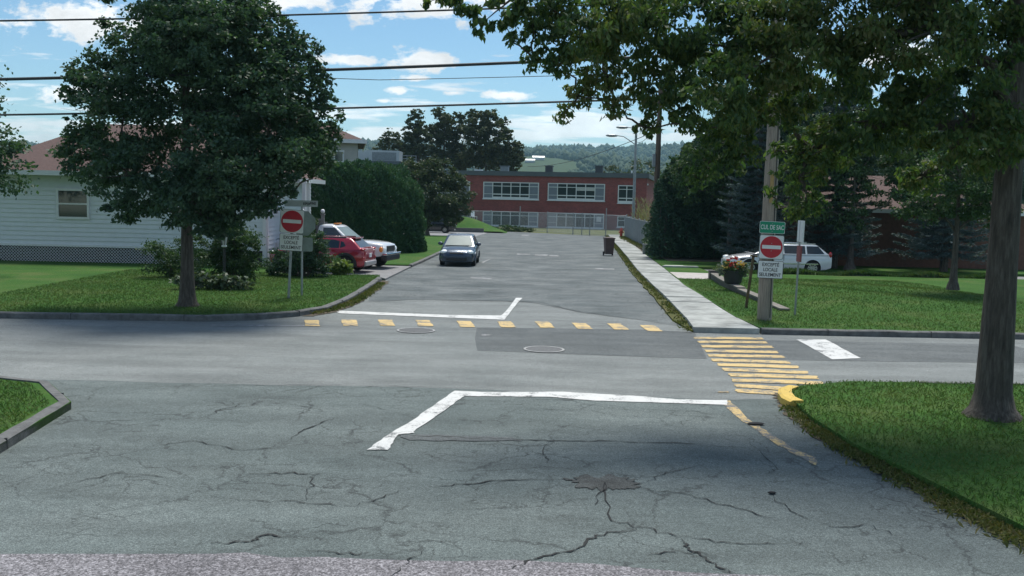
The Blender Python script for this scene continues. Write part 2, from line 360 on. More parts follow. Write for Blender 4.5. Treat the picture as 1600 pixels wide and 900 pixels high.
def kerb_slab(name, poly, h, lawn=LAWN, kw=.16):
    """raised lawn with a concrete kerb around it: kerb ring and turf as two setting pieces"""
    return struct(MB().prism(poly, -.04, h).build(name, lawn))
def offset_line(line, w):
    out = []
    for i, p in enumerate(line):
        a = Vector(line[max(i - 1, 0)]); b = Vector(line[min(i + 1, len(line) - 1)]); d = (b - a).normalized(); out.append(tuple(Vector(p) + Vector((-d.y, d.x)) * w))
    return out
def kerb(name, line, w, h, m=KERB):
    """kerb along a line, body to the left of its direction"""
    n = len(line); inn = offset_line(line, w); mb = MB()
    for i in range(n):
        (x, y), (a, b) = line[i], inn[i]; hh = h + random.uniform(-.008, .008); fx, fy = x + (a - x) * .22, y + (b - y) * .22
        mb.v += [(x, y, -.04), (x, y, hh - .025), (fx, fy, hh), (a, b, hh), (a, b, -.04)]
    for i in range(n - 1):
        o = i * 5
        for k in range(4): mb.f.append((o + k, o + 5 + k, o + 6 + k, o + 1 + k)); mb.m.append(0)
    mb.f += [(0, 1, 2, 3, 4), tuple(5 * (n - 1) + k for k in (4, 3, 2, 1, 0))]; mb.m += [0, 0]
    if w < .2:
        for i in range(3, n - 1, 5):
            a, b2 = Vector(line[i]), Vector(inn[i]); c_ = (a + b2) / 2; mb.box((c_.x, c_.y, (h + .012) / 2 - .01), (w + .008, .014, h + .018), math.atan2((b2 - a).y, (b2 - a).x), 1)
    o = mb.build(name, [m, PLASTIC] if w < .2 else m); bm = bmesh.new(); bm.from_mesh(o.data); bmesh.ops.recalc_face_normals(bm, faces=bm.faces); bm.to_mesh(o.data); bm.free()
    return struct(o)
def dense(line, step=.5):
    out = []
    for i in range(len(line) - 1):
        a = Vector(line[i]); b = Vector(line[i + 1]); k = max(1, int((b - a).length / step)); out += [tuple(a + (b - a) * (j / k)) for j in range(k)]
    return out + [tuple(line[-1])]

# left block
lk_line = [(-60, 23.0), (-20, 23.3), (-12, 23.5), (-7.6, 23.75), (-6.5, 24.25), (-5.6, 25.2), (-5.1, 26.4), (-4.9, 28.5), (-4.88, 31), (-4.9, 34), (-4.98, 36.6)]
lk_d = dense(lk_line)
kerb('kerb', lk_d, .17, .15)
left_lawn = [(-60, 37.6)] + [tuple(p) for p in offset_line(lk_line, .17)] + [(-5.2, 37.6)]
struct(MB().prism(left_lawn, -.04, .125).build('lawn', LAWN))
left_lawn2 = [(-60, 37.6), (-9.8, 37.6), (-9.8, 50), (-60, 50)]
struct(MB().prism(left_lawn2, -.04, .124).build('lawn', LAWN))
struct(MB().prism([(-9.8, 37.6), (-5.2, 37.6), (-4.9, 37.0), (-4.65, 44.5), (-5.0, 44.1), (-9.8, 44.1)], -.04, .05).build('driveway', simple('driveway asphalt', (.22, .22, .22), .92, .2, 3, bmp=.4, bscale=60)))
l2 = [(-4.62, 44.1), (-4.45, 47), (-4.1, 56), (-3.8, 64), (-3.4, 76), (-3.3, 79)]
kerb('kerb', dense(l2, 1), .16, .13)
lawn3 = [(-9.8, 44.1), *offset_line(l2, .16), (-3.5, 79), (-40, 83), (-40, 50), (-9.8, 50)]
struct(MB().prism(lawn3, -.04, .11).build('lawn', LAWN))
struct(MB().prism([(-40, 83), (-3.4, 79), (-2.4, 90), (-3.0, 92), (-40, 91)], -.04, .03).build('driveway', simple('far driveway asphalt', (.24, .245, .25), .92, .2, 1.2)))
# grassy mound beyond the second driveway (heightfield)
def mound(name, x0, x1, y0, y1, hf, m, nx=40, ny=30):
    mb = MB()
    for j in range(ny + 1):
        for i in range(nx + 1):
            x = x0 + (x1 - x0) * i / nx; y = y0 + (y1 - y0) * j / ny; mb.v.append((x, y, hf(x, y)))
    for j in range(ny):
        for i in range(nx):
            a = j * (nx + 1) + i; mb.f.append((a, a + 1, a + nx + 2, a + nx + 1)); mb.m.append(0)
    return struct(mb.build(name, m, smooth=60))
def sstep(a, b, x): t = max(0, min(1, (x - a) / (b - a))); return t * t * (3 - 2 * t)
mound('grass_mound', -16, -.4, 91.4, 101, lambda x, y: -.04 + 1.25 * sstep(91.2, 95.5, y) * (1 - sstep(-5.2, -.5, x)) * (1 - .9 * sstep(97.5, 101, y)) + .18 * (1 - sstep(-1.3, -.4, x)), LAWN)
tag(MB().box((-5.6, 91.15, .2), (5.6, .3, .46)).build('retaining_wall', KERB), 'low dark grey kerb wall at the foot of the grass mound', 'low wall')
sheet('school_yard', [(-30, 97.2), (-2, 97.4), (9, 90.6), (40, 86), (60, 170), (-60, 170)], -.02, DRYLAWN)
# right block: sidewalk, verge, lawns
sw_l = [(4.55, 23.75), (4.75, 26), (5.0, 30), (5.3, 36), (5.75, 44), (6.55, 55), (7.3, 66), (8.2, 80), (8.95, 90.5)]
sw_r = [(6.2, 23.75), (6.15, 26.5), (6.3, 30), (6.5, 36), (7.15, 45), (7.75, 55), (8.5, 66), (9.5, 80), (10.2, 90.5)]
mb = MB(); dl = dense(sw_l, 1.5); dr = []
for (x, y) in dl:
    for i in range(len(sw_r) - 1):
        if sw_r[i][1] <= y <= sw_r[i + 1][1] + 1e-6: t = (y - sw_r[i][1]) / (sw_r[i + 1][1] - sw_r[i][1]); dr.append((sw_r[i][0] + t * (sw_r[i + 1][0] - sw_r[i][0]), y)); break
CONC_D = simple('darker sidewalk concrete', (.27, .285, .265), .9, .42, 1.4, bmp=.35, bscale=60)
for i in range(len(dl) - 1):
    g = .02; dz = random.uniform(-.012, .012)
    mb.prism([(dl[i][0], dl[i][1] + g), (dr[i][0], dr[i][1] + g), (dr[i + 1][0], dr[i + 1][1] - g), (dl[i + 1][0], dl[i + 1][1] - g)], -.05, .135 + dz, mi=random.choice((0, 0, 1)))
struct(mb.build('sidewalk', [CONC, CONC_D]))
struct(MB().prism([(4.62, 23.85), (6.1, 23.85), (10.1, 90.4), (9.1, 90.4), (7.5, 66), (5.4, 36)], -.05, .11).build('sidewalk_bed', DIRT))
vl = [(4.45, 24.9)] + [(x - (.32 if y < 60 else .2) + random.uniform(-.06, .06), y) for x, y in dense(sw_l, 1.2)[1:]]
struct(MB().prism(vl + [(x - .01, y) for x, y in dl[::-1]], -.04, .05).build('grass_verge', WEED if False else grass_mat('verge', (.05, .07, .02), (.10, .11, .04), (.15, .13, .07))))
kerb('kerb', dense([(6.25, 23.72), (9, 23.75), (14, 23.9), (30, 24.1), (70, 24.4)]), .17, .15)
struct(MB().prism([(6.28, 23.92), (70, 24.6), (70, 43.4), (7.06, 43.4), (6.52, 36), (6.32, 30), (6.18, 26.5)], -.04, .13).build('lawn', LAWN))
struct(MB().prism([(7.06, 43.4), (9.0, 43.4), (9.0, 46.9), (7.32, 46.9)], -.04, .13).build('lawn', LAWN))
struct(MB().prism([(7.32, 46.9), (70, 46.9), (70, 60), (8.1, 60)], -.04, .13).build('lawn', LAWN))
struct(MB().prism([(9.0, 43.4), (70, 43.4), (70, 46.9), (9.0, 46.9)], -.045, .01).build('driveway', simple('white car driveway', (.20, .205, .20), .92, .2, 3)))
struct(MB().prism([(7.2, 46.1), (8.95, 46.1), (8.95, 46.5), (8.3, 46.5), (8.3, 46.75), (7.45, 46.75)], .1, .20).build('path', CONC))
sheet('path', [(6.83, 39.4), (8.35, 39.2), (9.2, 42.6), (7.05, 42.9)], .136, simple('pink concrete', (.45, .42, .39), .9, .2, 3))
struct(MB().prism([(8.3, 51.2), (60, 51.2), (60, 75), (8.9, 75)], .0, .16).build('soil_bed', DIRT))
# raised right lawn behind the retaining wall
def rl(x, y):
    edge_x = 8.25 - .012 * (y - 28); s = sstep(edge_x - .1, edge_x + 2.2, x) * sstep(25.6, 30, y) * (1 - .74 * sstep(33, 41.5, y)) 
    return .10 + .24 * s + .03 * math.sin(x * 1.7 + y) * s
mound('raised_lawn', 8.22, 40, 25.2, 43.3, lambda x, y: rl(x, y) * (1 - .9 * sstep(42.6, 43.3, y)) + .0, LAWN, 80, 60)
# near right and near left corners
nr = [(70, 17.25), (8, 17.1), (6.0, 17.05), (4.95, 16.5), (4.56, 15.9), (4.45, 15.2), (4.38, 14.0), (4.46, 12.5), (4.9, 10), (5.4, 7), (6, -10)]
struct(MB().prism([(70, 17.1), (70, -10), (6.1, -10)] + [(x + .1, y - .05) for x, y in nr[::-1]][1:], -.04, .10).build('lawn', LAWN))
kerb('kerb', dense([(70, 17.26), (20, 17.2), (7.3, 17.12)]), .17, .115)
kerb('kerb', [(x - .16 + random.uniform(-.01, .01), y + random.uniform(-.01, .01)) for x, y in dense([(4.92, 16.3), (4.72, 16.05), (4.60, 15.7), (4.56, 15.3), (4.60, 14.95)], .25)], .22, .14, YEL_K)
nl = [(-6, -10), (-6.1, 11), (-6.4, 13.8), (-7.4, 15.2), (-9, 15.75), (-60, 15.9)]
struct(MB().prism(nl + [(-60, -10)], -.04, .12).build('lawn', LAWN))
kerb('kerb', dense(nl), .16, .14)

dirt_in = [(4.62, 16.2), (4.5, 15.6), (4.42, 14.9), (4.36, 14), (4.44, 12.5), (4.88, 10), (5.38, 7), (5.6, 4)]
dj = []
for i in range(len(dirt_in) - 1): dj += wob((dirt_in[i][0] - .10, dirt_in[i][1]), (dirt_in[i + 1][0] - .10 - .06 * (i > 1), dirt_in[i + 1][1]), 10, .07)
sheet('road_edge_dirt', dj + [(x + .15, y) for x, y in dirt_in[::-1]], .0142, DIRT)
dj = []; dk = [(-5.45, 25.2), (-5.0, 26.4), (-4.8, 28.5), (-4.78, 31), (-4.8, 34), (-4.86, 36.6)]
for i in range(len(dk) - 1): dj += wob((dk[i][0] + .22, dk[i][1]), (dk[i + 1][0] + .2, dk[i + 1][1]), 8, .06)
sheet('road_edge_dirt', dj + [(x - .1, y) for x, y in dk[::-1]], .0142, DIRT)
# ------------------------------------------------------------------ painted road markings
def px_poly(name, pts, z, m): return sheet(name, [G(*p) for p in pts], z, m)
def ragged(pts, k=8, amp=.012):
    w = [G(*p) for p in pts]; out = []
    for i in range(len(w)): out += wob(w[i], w[(i + 1) % len(w)], k, amp)
    return out
sheet('stop_line', ragged([(522, 485.5), (620, 489.5), (700, 492.5), (786, 493.5), (788, 500), (720, 497.5), (620, 493.5), (530, 490)]), .010, WHITE_P)
sheet('centre_line', ragged([(779, 497), (790, 487), (796, 480), (806, 466), (816, 466), (812, 470), (803, 481), (797, 489), (789, 499.5)], 4), .014, WHITE_P)
sheet('stop_line', ragged([(711, 611.5), (760, 613.5), (880, 613), (930, 616), (1000, 620), (1060, 625), (1137, 626), (1136, 633.5), (1000, 629), (930, 627), (860, 621), (760, 620), (722, 620)], 6), .012, WHITE_P)
sheet('centre_line', ragged([(710, 612), (735, 615), (722, 622), (697, 641), (650, 672), (646, 678), (623, 680), (606, 704.5), (573, 704.5), (611, 678), (640, 661), (680, 633)], 7), .016, WHITE_P)
sheet('edge_line', ragged([(1131, 627), (1141, 627), (1168, 655), (1195, 672), (1215, 686), (1245, 704), (1275, 716), (1275, 728), (1240, 710), (1207, 691), (1170, 665), (1150, 651), (1135, 638)], 6, .02), .010, YEL_W)
sheet('edge_line', ragged([(1122, 612), (1140, 612), (1140, 614), (1122, 614)], 3, .02), .010, YEL_W)
db = [(476, 500.5, 503), (534, 500, 562), (591, 500, 618), (649, 500.5, 676), (713, 502, 743), (776, 502.5, 804), (835, 503, 863), (893, 505, 922), (948, 506, 979), (1000, 508.5, 1035)]
for i, (x0, y0, x1) in enumerate(db):
    k = (i / 9)
    wtop = 24; sk = -4 + 12 * k
    sheet('crossing_mark', ragged([(x0, y0), (x0 + wtop - 2, y0 + .3), (x0 + wtop + 4 + sk, y0 + 9.7), (x0 + 5 + sk, y0 + 9.3)], 4, .02), .012, YEL_P)
cw = [(1083, 527, 1190, 528), (1089, 533, 1197, 534), (1095, 540, 1206, 541), (1100, 547, 1214, 549), (1105, 554, 1224, 556), (1111, 561, 1233, 565), (1120, 568, 1246, 572), (1128, 575.5, 1261, 580.5), (1138, 584, 1276, 588), (1142, 592, 1285, 597), (1147, 600.5, 1228, 605.5), (1148, 608.5, 1218, 612)]
for i, (x0, y0, x1, y1) in enumerate(cw):
    t = 3.0 + i * .22
    sheet('crosswalk_bar', ragged([(x0, y0), ((x0 + x1) / 2, (y0 + y1) / 2 - .6), (x1, y1), (x1 + 3, y1 + t), ((x0 + x1) / 2, (y0 + y1) / 2 + t), (x0 + 3, y0 + t)], 6, .02), .011, YEL_P)
sheet('stop_line', ragged([(1244, 531), (1290, 531), (1345, 560), (1300, 562)], 6, .015), .010, WHITE_P)
px_poly('faded_line', [(330, 508), (476, 508.5), (476, 510), (330, 509.5)], .009, WHITE_OLD)
for pts in ([(836, 397.5), (856, 398), (856, 400), (836, 399.5)], [(858, 398.5), (873, 399), (873, 401), (858, 400.5)], [(808, 396.5), (828, 396.8), (828, 398.5), (808, 398.2)], [(752, 410), (764, 405), (766, 405.5), (755, 411)], [(930, 419), (960, 420), (960, 422), (930, 421)],
            [(735, 433), (768, 435), (768, 437), (735, 435)], [(815, 367), (827, 367), (827, 368.5), (815, 368.5)], [(752, 523), (766, 523), (766, 525), (752, 525)]):
    px_poly('faded_line', pts, .011, WHITE_OLD)

# traced cracks: narrow ragged fissures filled with dirt
mb = MB()
def crack(pts, w):
    w_pts = []
    for i in range(len(pts) - 1): w_pts += wob(G(*pts[i]), G(*pts[i + 1]), 6, .045)
    w_pts.append(G(*pts[-1])); ln = w_pts
    wid = [w * random.uniform(.2, 1.05) * (1 if 2 < i < len(ln) - 3 else .4) for i in range(len(ln))]
    L = [Vector(p) for p in ln]; vs = []
    for i, p in enumerate(L):
        d = (L[min(i + 1, len(L) - 1)] - L[max(i - 1, 0)]).normalized(); nn = Vector((-d.y, d.x)) * wid[i] / 2
        vs += [(p.x + nn.x, p.y + nn.y, .0135), (p.x - nn.x, p.y - nn.y, .0135)]
    mb.add(vs, [(2 * i + 1, 2 * i + 3, 2 * i + 2, 2 * i) for i in range(len(L) - 1)])
for pts, w in [([(455, 687), (475, 672), (500, 663), (530, 653)], .03), ([(330, 650), (345, 640), (375, 634), (350, 628)], .022), ([(440, 630), (480, 637), (510, 645)], .018),
               ([(330, 850), (385, 848), (410, 838), (450, 840)], .035), ([(480, 862), (530, 867), (575, 866)], .03), ([(800, 890), (850, 870), (905, 857), (930, 838), (995, 828)], .035),
               ([(930, 790), (945, 755), (955, 815), (1000, 825), (1060, 840), (1130, 848), (1200, 850), (1268, 851)], .022), ([(1065, 845), (1075, 860), (1110, 880), (1150, 898)], .035),
               ([(1010, 755), (1040, 740), (1100, 728)], .022), ([(640, 682), (700, 684), (790, 687), (860, 690), (950, 690), (1060, 693), (1150, 700)], .035), ([(860, 690), (850, 712), (855, 725)], .02),
               ([(330, 778), (400, 783), (470, 786), (560, 792)], .02), ([(390, 742), (450, 740), (500, 742)], .03), ([(670, 762), (720, 758), (780, 752), (880, 750)], .028), ([(1000, 765), (1080, 775), (1150, 795), (1220, 815)], .024),
               ([(480, 782), (488, 750), (495, 740)], .02), ([(560, 790), (600, 778), (640, 765)], .018), ([(650, 845), (720, 855)], .02), ([(700, 800), (760, 795), (830, 800)], .014), ([(1170, 690), (1215, 735), (1195, 742)], .02),
               ([(1010, 640), (1080, 643), (1130, 650)], .018), ([(820, 640), (900, 642)], .02), ([(560, 630), (640, 650)], .012), ([(1000, 870), (1060, 862), (1120, 870)], .02), ([(600, 905), (640, 880), (660, 862)], .02), ([(1200, 770), (1235, 800), (1268, 815)], .02),
               ([(230, 700), (300, 690), (380, 705), (450, 700)], .02), ([(100, 760), (180, 740), (300, 752)], .022), ([(1280, 830), (1350, 820), (1420, 845)], .02), ([(40, 650), (140, 660), (260, 655)], .016), ([(330, 604), (480, 602), (600, 604), (706, 607)], .03),
               ([(700, 470), (840, 472), (900, 486), (960, 494)], .03), ([(620, 400), (760, 404), (900, 410), (960, 412)], .06), ([(690, 440), (800, 446), (940, 440)], .05)]:
    crack(pts, w)
struct(mb.build('pavement_cracks', CRACKM))
sheet('asphalt_patch', ragged([(622, 680), (700, 681), (800, 684), (815, 690), (720, 690), (640, 689)], 5, .03), .0125, A_PATCH)
sheet('road_stain', ragged([(885, 752), (905, 745), (960, 744), (990, 752), (1000, 762), (970, 767), (920, 765)], 8, .10), .0128, asphalt('oil stained asphalt', (.042, .043, .039), (.09, .097, .092), .5, 3))

# ------------------------------------------------------------------ foliage machinery
def leaves(name, pts, size, mat, parent, aspect=.5, droop=.3, outward=None, spread=1.0, seed=0):
    """one mesh of small folded leaves; pts (n,3) local, size mean length"""
    g = np.random.default_rng(seed + 11); n = len(pts)
    d = g.normal(size=(n, 3)); d[:, 2] *= .55; d[:, 2] -= droop * 1.6
    if outward is not None: d += outward * spread
    d /= np.linalg.norm(d, axis=1)[:, None] + 1e-9
    q = g.normal(size=(n, 3)); s_ = np.cross(d, q); s_ /= np.linalg.norm(s_, axis=1)[:, None] + 1e-9
    nn = np.cross(s_, d); L = size * g.uniform(.6, 1.4, n)[:, None]
    a = pts - d * L * .5; b = pts + s_ * L * aspect * .5 + nn * L * .1; c = pts + d * L * .5; e = pts - s_ * L * aspect * .5 + nn * L * .1
    V_ = np.stack([a, b, c, e], 1).reshape(-1, 3).astype(np.float32)
    me = bpy.data.meshes.new(name); me.vertices.add(4 * n); me.vertices.foreach_set('co', V_.ravel())
    me.loops.add(4 * n); me.loops.foreach_set('vertex_index', np.arange(4 * n, dtype=np.int32))
    me.polygons.add(n); me.polygons.foreach_set('loop_start', np.arange(0, 4 * n, 4, dtype=np.int32)); me.polygons.foreach_set('loop_total', np.full(n, 4, dtype=np.int32))
    me.materials.append(mat); me.update(calc_edges=True); me.validate()
    o = bpy.data.objects.new(name, me); C.objects.link(o)
    if parent: o.parent = parent
    return o
def clump_points(blobs, n, seed=0, kc=26, cr=.24, shell=.55, flat=.65, low=0.0):
    """clumps sit mainly near each blob's surface; returns points and outward directions"""
    g = np.random.default_rng(seed); w = np.array([b[3] * b[4] * b[5] for b in blobs]) ** .75; w /= w.sum(); P_ = []; O_ = []
    for b, wi in zip(blobs, w):
        c = np.array(b[:3]); r = np.array(b[3:6]); m = max(30, int(n * wi)); k = max(5, int(kc))
        u = g.normal(size=(k, 3)); u /= np.linalg.norm(u, axis=1)[:, None]; f = shell + (1 - shell) * g.uniform(0, 1, k) ** .7; f[: k // 5] = g.uniform(.1, .6, k // 5)
        cc_ = u * f[:, None]; idx = g.integers(0, k, m); rad = cr * g.uniform(.6, 1.3, k)
        off = g.normal(size=(m, 3)) * rad[idx][:, None] * .55; off[:, 2] *= flat
        p = (cc_[idx] + off) * r + c; P_.append(p); O_.append((cc_[idx] + off * .6))
    return np.concatenate(P_), np.concatenate(O_)
def limb_mesh(mb, base, top, r0_, r1_, seed, seg=6, wobble=.06):
    g = random.Random(seed); a = Vector(base); b = Vector(top); L = (b - a).length; pts = []; rad = []
    for i in range(seg + 1):
        t = i / seg; k = L * wobble * math.sin(t * math.pi); pts.append(a.lerp(b, t) + Vector((g.uniform(-k, k), g.uniform(-k, k), g.uniform(-k, k) * .5))); rad.append(r0_ + (r1_ - r0_) * t)
    mb.tube(pts, rad, 8); return pts
def tree(name, label, cat, loc, trunk_h, trunk_r, blobs, n, leaf, mat, seed=0, group=None, lean=(0, 0), bark=BARK, **k):
    t = thing(name, label, cat, loc, group=group); mb = MB()
    topz = Vector((lean[0], lean[1], trunk_h))
    zc = max(b[2] for b in blobs)
    mb.tube([(0, 0, -.15), (0, 0, .03), (0, 0, .14), (0, 0, .38), (topz.x * .4, topz.y * .4, trunk_h * .45), topz, (topz.x * 1.3, topz.y * 1.3, (trunk_h + zc) / 2), (topz.x * 1.4, topz.y * 1.4, zc)], [trunk_r * 2.1, trunk_r * 1.75, trunk_r * 1.35, trunk_r * 1.1, trunk_r * .9, trunk_r * .75, trunk_r * .42, trunk_r * .12], 10)
    # limbs: each clump grows from the nearest limb already there
    nodes = [(topz, 0.0), (Vector((topz.x * 1.3, topz.y * 1.3, (trunk_h + zc) / 2)), (zc - trunk_h) / 2)]
    order = sorted(range(len(blobs)), key=lambda q: (Vector(blobs[q][:3]) - topz).length)
    for i in order:
        b = blobs[i]; bc = Vector(b[:3]); nd, cost = min(nodes, key=lambda nn: (bc - nn[0]).length + .3 * nn[1] + (1.5 if nn[0].z > bc.z + 1.2 else 0))
        L_ = (bc - nd).length; nodes.append((bc, cost + L_)); ra = min(trunk_r * max(.07, .48 - .085 * cost), b[3] * .13); rb = min(trunk_r * max(.04, .38 - .085 * (cost + L_)), b[3] * .07)
        if L_ > .25: limb_mesh(mb, nd, bc, ra, rb, seed * 31 + i, 6, .10)
        g = random.Random(seed * 7 + i)
        for q in range(5):
            e = bc + Vector((g.uniform(-1, 1) * b[3], g.uniform(-1, 1) * b[4], g.uniform(-.6, .9) * b[5])) * .8
            limb_mesh(mb, bc, e, rb * .6, rb * .12, seed * 77 + i * 5 + q, 4, .08)
    mb.build('trunk', bark, t, smooth=50)
    p, o = clump_points(blobs, n, seed, **{a: k[a] for a in ('kc', 'cr', 'shell', 'flat') if a in k})
    leaves('crown', p, leaf, mat, t, k.get('aspect', .55), k.get('droop', .3), o, k.get('spread', .7), seed)
    return t

L_DARK = leaf_mat('dark maple leaf', [(0.035, 0.075, 0.055), (0.053, 0.105, 0.062), (0.077, 0.130, 0.065)], .28)
L_MAPLE = leaf_mat('ash maple leaf', [(.038, .076, .040), (.058, .112, .048), (.105, .155, .048), (.135, .140, .058)], .38, .6, .55)
L_BACK = leaf_mat('far tree leaf', [(0.039, 0.055, 0.028), (0.057, 0.081, 0.034), (0.098, 0.101, 0.044)], .18, .6, .35)
L_HEDGE = leaf_mat('cedar hedge leaf', [(0.032, 0.084, 0.049), (0.051, 0.121, 0.059), (0.078, 0.151, 0.065)], .14, .7, .9)
L_CEDAR = leaf_mat('dark cedar leaf', [(0.028, 0.070, 0.050), (0.045, 0.101, 0.062), (0.067, 0.126, 0.064)], .12, .7, .6)
L_SPRUCE = leaf_mat('blue spruce needle', [(.050, .085, .085), (.08, .125, .13), (.13, .175, .18)], .1, .7, .9)
L_SHRUB = leaf_mat('shrub leaf', [(0.030, 0.067, 0.030), (0.051, 0.101, 0.039), (0.092, 0.138, 0.052)], .22, .6, 1.2)
L_HOSTA = leaf_mat('hosta leaf', [(.06, .11, .03), (.13, .19, .05), (.25, .30, .10)], .25, .5, 1.5)
L_HOSTAD = leaf_mat('blue hosta leaf', [(.045, .075, .045), (.08, .115, .07), (.14, .17, .12)], .2, .5, 1.5)
L_RED = leaf_mat('brown maple leaf', [(.036, .058, .032), (.058, .086, .042), (.095, .115, .052)], .2, .6, .7)
L_WOOD = leaf_mat('woodland', [(.018, .040, .022), (.028, .056, .028), (.048, .074, .034)], .0, .9, .006)

# ------------------------------------------------------------------ hills and valley
def hill_h(x, y):
    s = sstep(420, 2300, y); v = 1 + .10 * math.sin(x * .0031 + 1.0) + .05 * math.sin(x * .009 + y * .002) + .025 * math.sin(x * .021)
    return -1 + 104 * s * v + 9 * math.sin(x * .008 + y * .006) * sstep(500, 900, y)
mb = MB(); nx, ny = 150, 80
for j in range(ny + 1):
    yv = 380 + 3400 * (j / ny) ** 1.3
    for i in range(nx + 1):
        xv = (-1 + 2 * i / nx) * (900 + yv * .9); mb.v.append((xv, yv, hill_h(xv, yv) - (0 if yv < 2500 else 40 * sstep(2500, 3700, yv))))
for j in range(ny):
    for i in range(nx):
        a = j * (nx + 1) + i; mb.f.append((a, a + 1, a + nx + 2, a + nx + 1)); mb.m.append(0)
struct(mb.build('hills', grass_mat('hill ground', (.035, .06, .026), (.05, .08, .034), (.10, .125, .055)), smooth=180))
def hill_hit(px, py):
    d = ray(px, py); t = 400.0
    for _ in range(4000):
        p = Vector((0, 0, CAM_H)) + d * t
        if p.y > 380 and p.z < hill_h(p.x, p.y): return p
        t += 1.5
    return Vector((0, 0, CAM_H)) + d * 1500
ffc = hill_hit(838, 259)
g = np.random.default_rng(5); pts = []
while len(pts) < 24000:
    yv = 330 + 2250 * g.uniform() ** .85; xv = g.uniform(-.62, .62) * yv
    # clearings: one meadow with farm buildings, thinner woods low down
    e = ((xv - ffc.x) / 50) ** 2 + ((yv - ffc.y) / 190) ** 2
    if e < 1: continue
    if yv < 700 and g.uniform() < .35: continue
    pts.append((xv, yv))
pts = np.array(pts)
bm = bmesh.new(); bmesh.ops.create_icosphere(bm, subdivisions=1, radius=1); iv = np.array([v.co[:] for v in bm.verts]); ifc = np.array([[v.index for v in f.verts] for f in bm.faces]); bm.free()
nb = len(pts); rad = g.uniform(2.4, 5.2, nb); hh = rad * g.uniform(1.0, 1.9, nb)
zz = np.array([hill_h(x, y) if y > 380 else -1 for x, y in pts]) + hh * .55
vv = iv[None] * (1 + g.uniform(-.34, .34, (nb, len(iv), 1))); vv = vv * np.stack([rad, rad, hh], 1)[:, None] + np.stack([pts[:, 0], pts[:, 1], zz], 1)[:, None]
ff = (ifc[None] + (np.arange(nb) * len(iv))[:, None, None]).reshape(-1, 3)
me = bpy.data.meshes.new('far_woods'); me.vertices.add(nb * len(iv)); me.vertices.foreach_set('co', vv.reshape(-1).astype(np.float32))
me.loops.add(ff.size); me.loops.foreach_set('vertex_index', ff.ravel().astype(np.int32)); me.polygons.add(len(ff)); me.polygons.foreach_set('loop_start', np.arange(0, ff.size, 3, dtype=np.int32)); me.polygons.foreach_set('loop_total', np.full(len(ff), 3, dtype=np.int32))
me.materials.append(L_WOOD); me.update(calc_edges=True); fo = bpy.data.objects.new('far_woods', me); C.objects.link(fo)
tag(fo, 'dark green mixed woods covering the far hills', 'woods', kind='stuff')
# white farm buildings in the clearing
def barn(label, p, L, Wd, H, rz, col):
    t = thing('farm_building', label, 'barn', p, rz); m = MB(); m.box((0, 0, H / 2), (L, Wd, H)); m.build('wall', col, t)
    m = MB(); m.add([(-L / 2 - .4, -Wd / 2 - .5, H), (L / 2 + .4, -Wd / 2 - .5, H), (L / 2 + .4, Wd / 2 + .5, H), (-L / 2 - .4, Wd / 2 + .5, H), (-L / 2 - .4, 0, H + Wd * .28), (L / 2 + .4, 0, H + Wd * .28)], [(0, 1, 5, 4), (2, 3, 4, 5), (1, 2, 5), (3, 0, 4), (0, 3, 2, 1)])
    m.build('roof', simple('pale metal roof', (.40, .42, .43), .4, .1, .3, .3), t)
BARNW = simple('barn white', (.42, .43, .43), .6, .1, .4)
barn('long white farm shed in the clearing on the far hill', hill_hit(841, 250), 15, 8, 3, .05, BARNW)
barn('small pale farm building left of the long white shed on the far hill', hill_hit(828, 254), 12, 7, 2.6, -.05, BARNW)

# ------------------------------------------------------------------ school
brick, n, b = new_mat('red brick')
tcn = n.nodes.new('ShaderNodeTexCoord'); mp = n.nodes.new('ShaderNodeMapping'); mp.inputs['Rotation'].default_value = (R(90), 0, 0); lk(n, tcn.outputs['Object'], mp.inputs[0])
bt = n.nodes.new('ShaderNodeTexBrick'); lk(n, mp.outputs[0], bt.inputs[0]); bt.inputs['Scale'].default_value = 1; bt.inputs['Brick Width'].default_value = .23; bt.inputs['Row Height'].default_value = .075; bt.inputs['Mortar Size'].default_value = .006
bt.inputs['Color1'].default_value = (.27, .063, .056, 1); bt.inputs['Color2'].default_value = (.18, .043, .041, 1); bt.inputs['Mortar'].default_value = (.20, .13, .12, 1)
tn = tex_noise(n, .6, 5); k = ramp(n, tn.outputs[0], [(.3, (.82, .82, .82)), (.7, (1.15, 1.15, 1.15))])
lk(n, mixc(n, 1, bt.outputs[0], k.outputs[0], 'MULTIPLY'), b.inputs['Base Color']); b.inputs['Roughness'].default_value = .9
FASCIA = simple('dark roof fascia', (.075, .095, .105), .6, .15, .5)
ang = math.atan2(111.2 - 115.4, 15.55 + 6.3)
sch = thing('school_building', 'two storey red brick school with white framed window bands closing the side street', 'school', (-6.3, 115.4, 0), ang)
SX0, SX1, SH = -16.0, 21.95, 6.0
MB().box(((SX0 + SX1) / 2, 9, SH / 2 - .4), (SX1 - SX0, 18, SH + .8)).build('wall', brick, sch)
rf = MB().box(((SX0 + SX1) / 2, 9, SH + .27), (SX1 - SX0 + .5, 18.5, .54)).build('roof', FASCIA, sch)
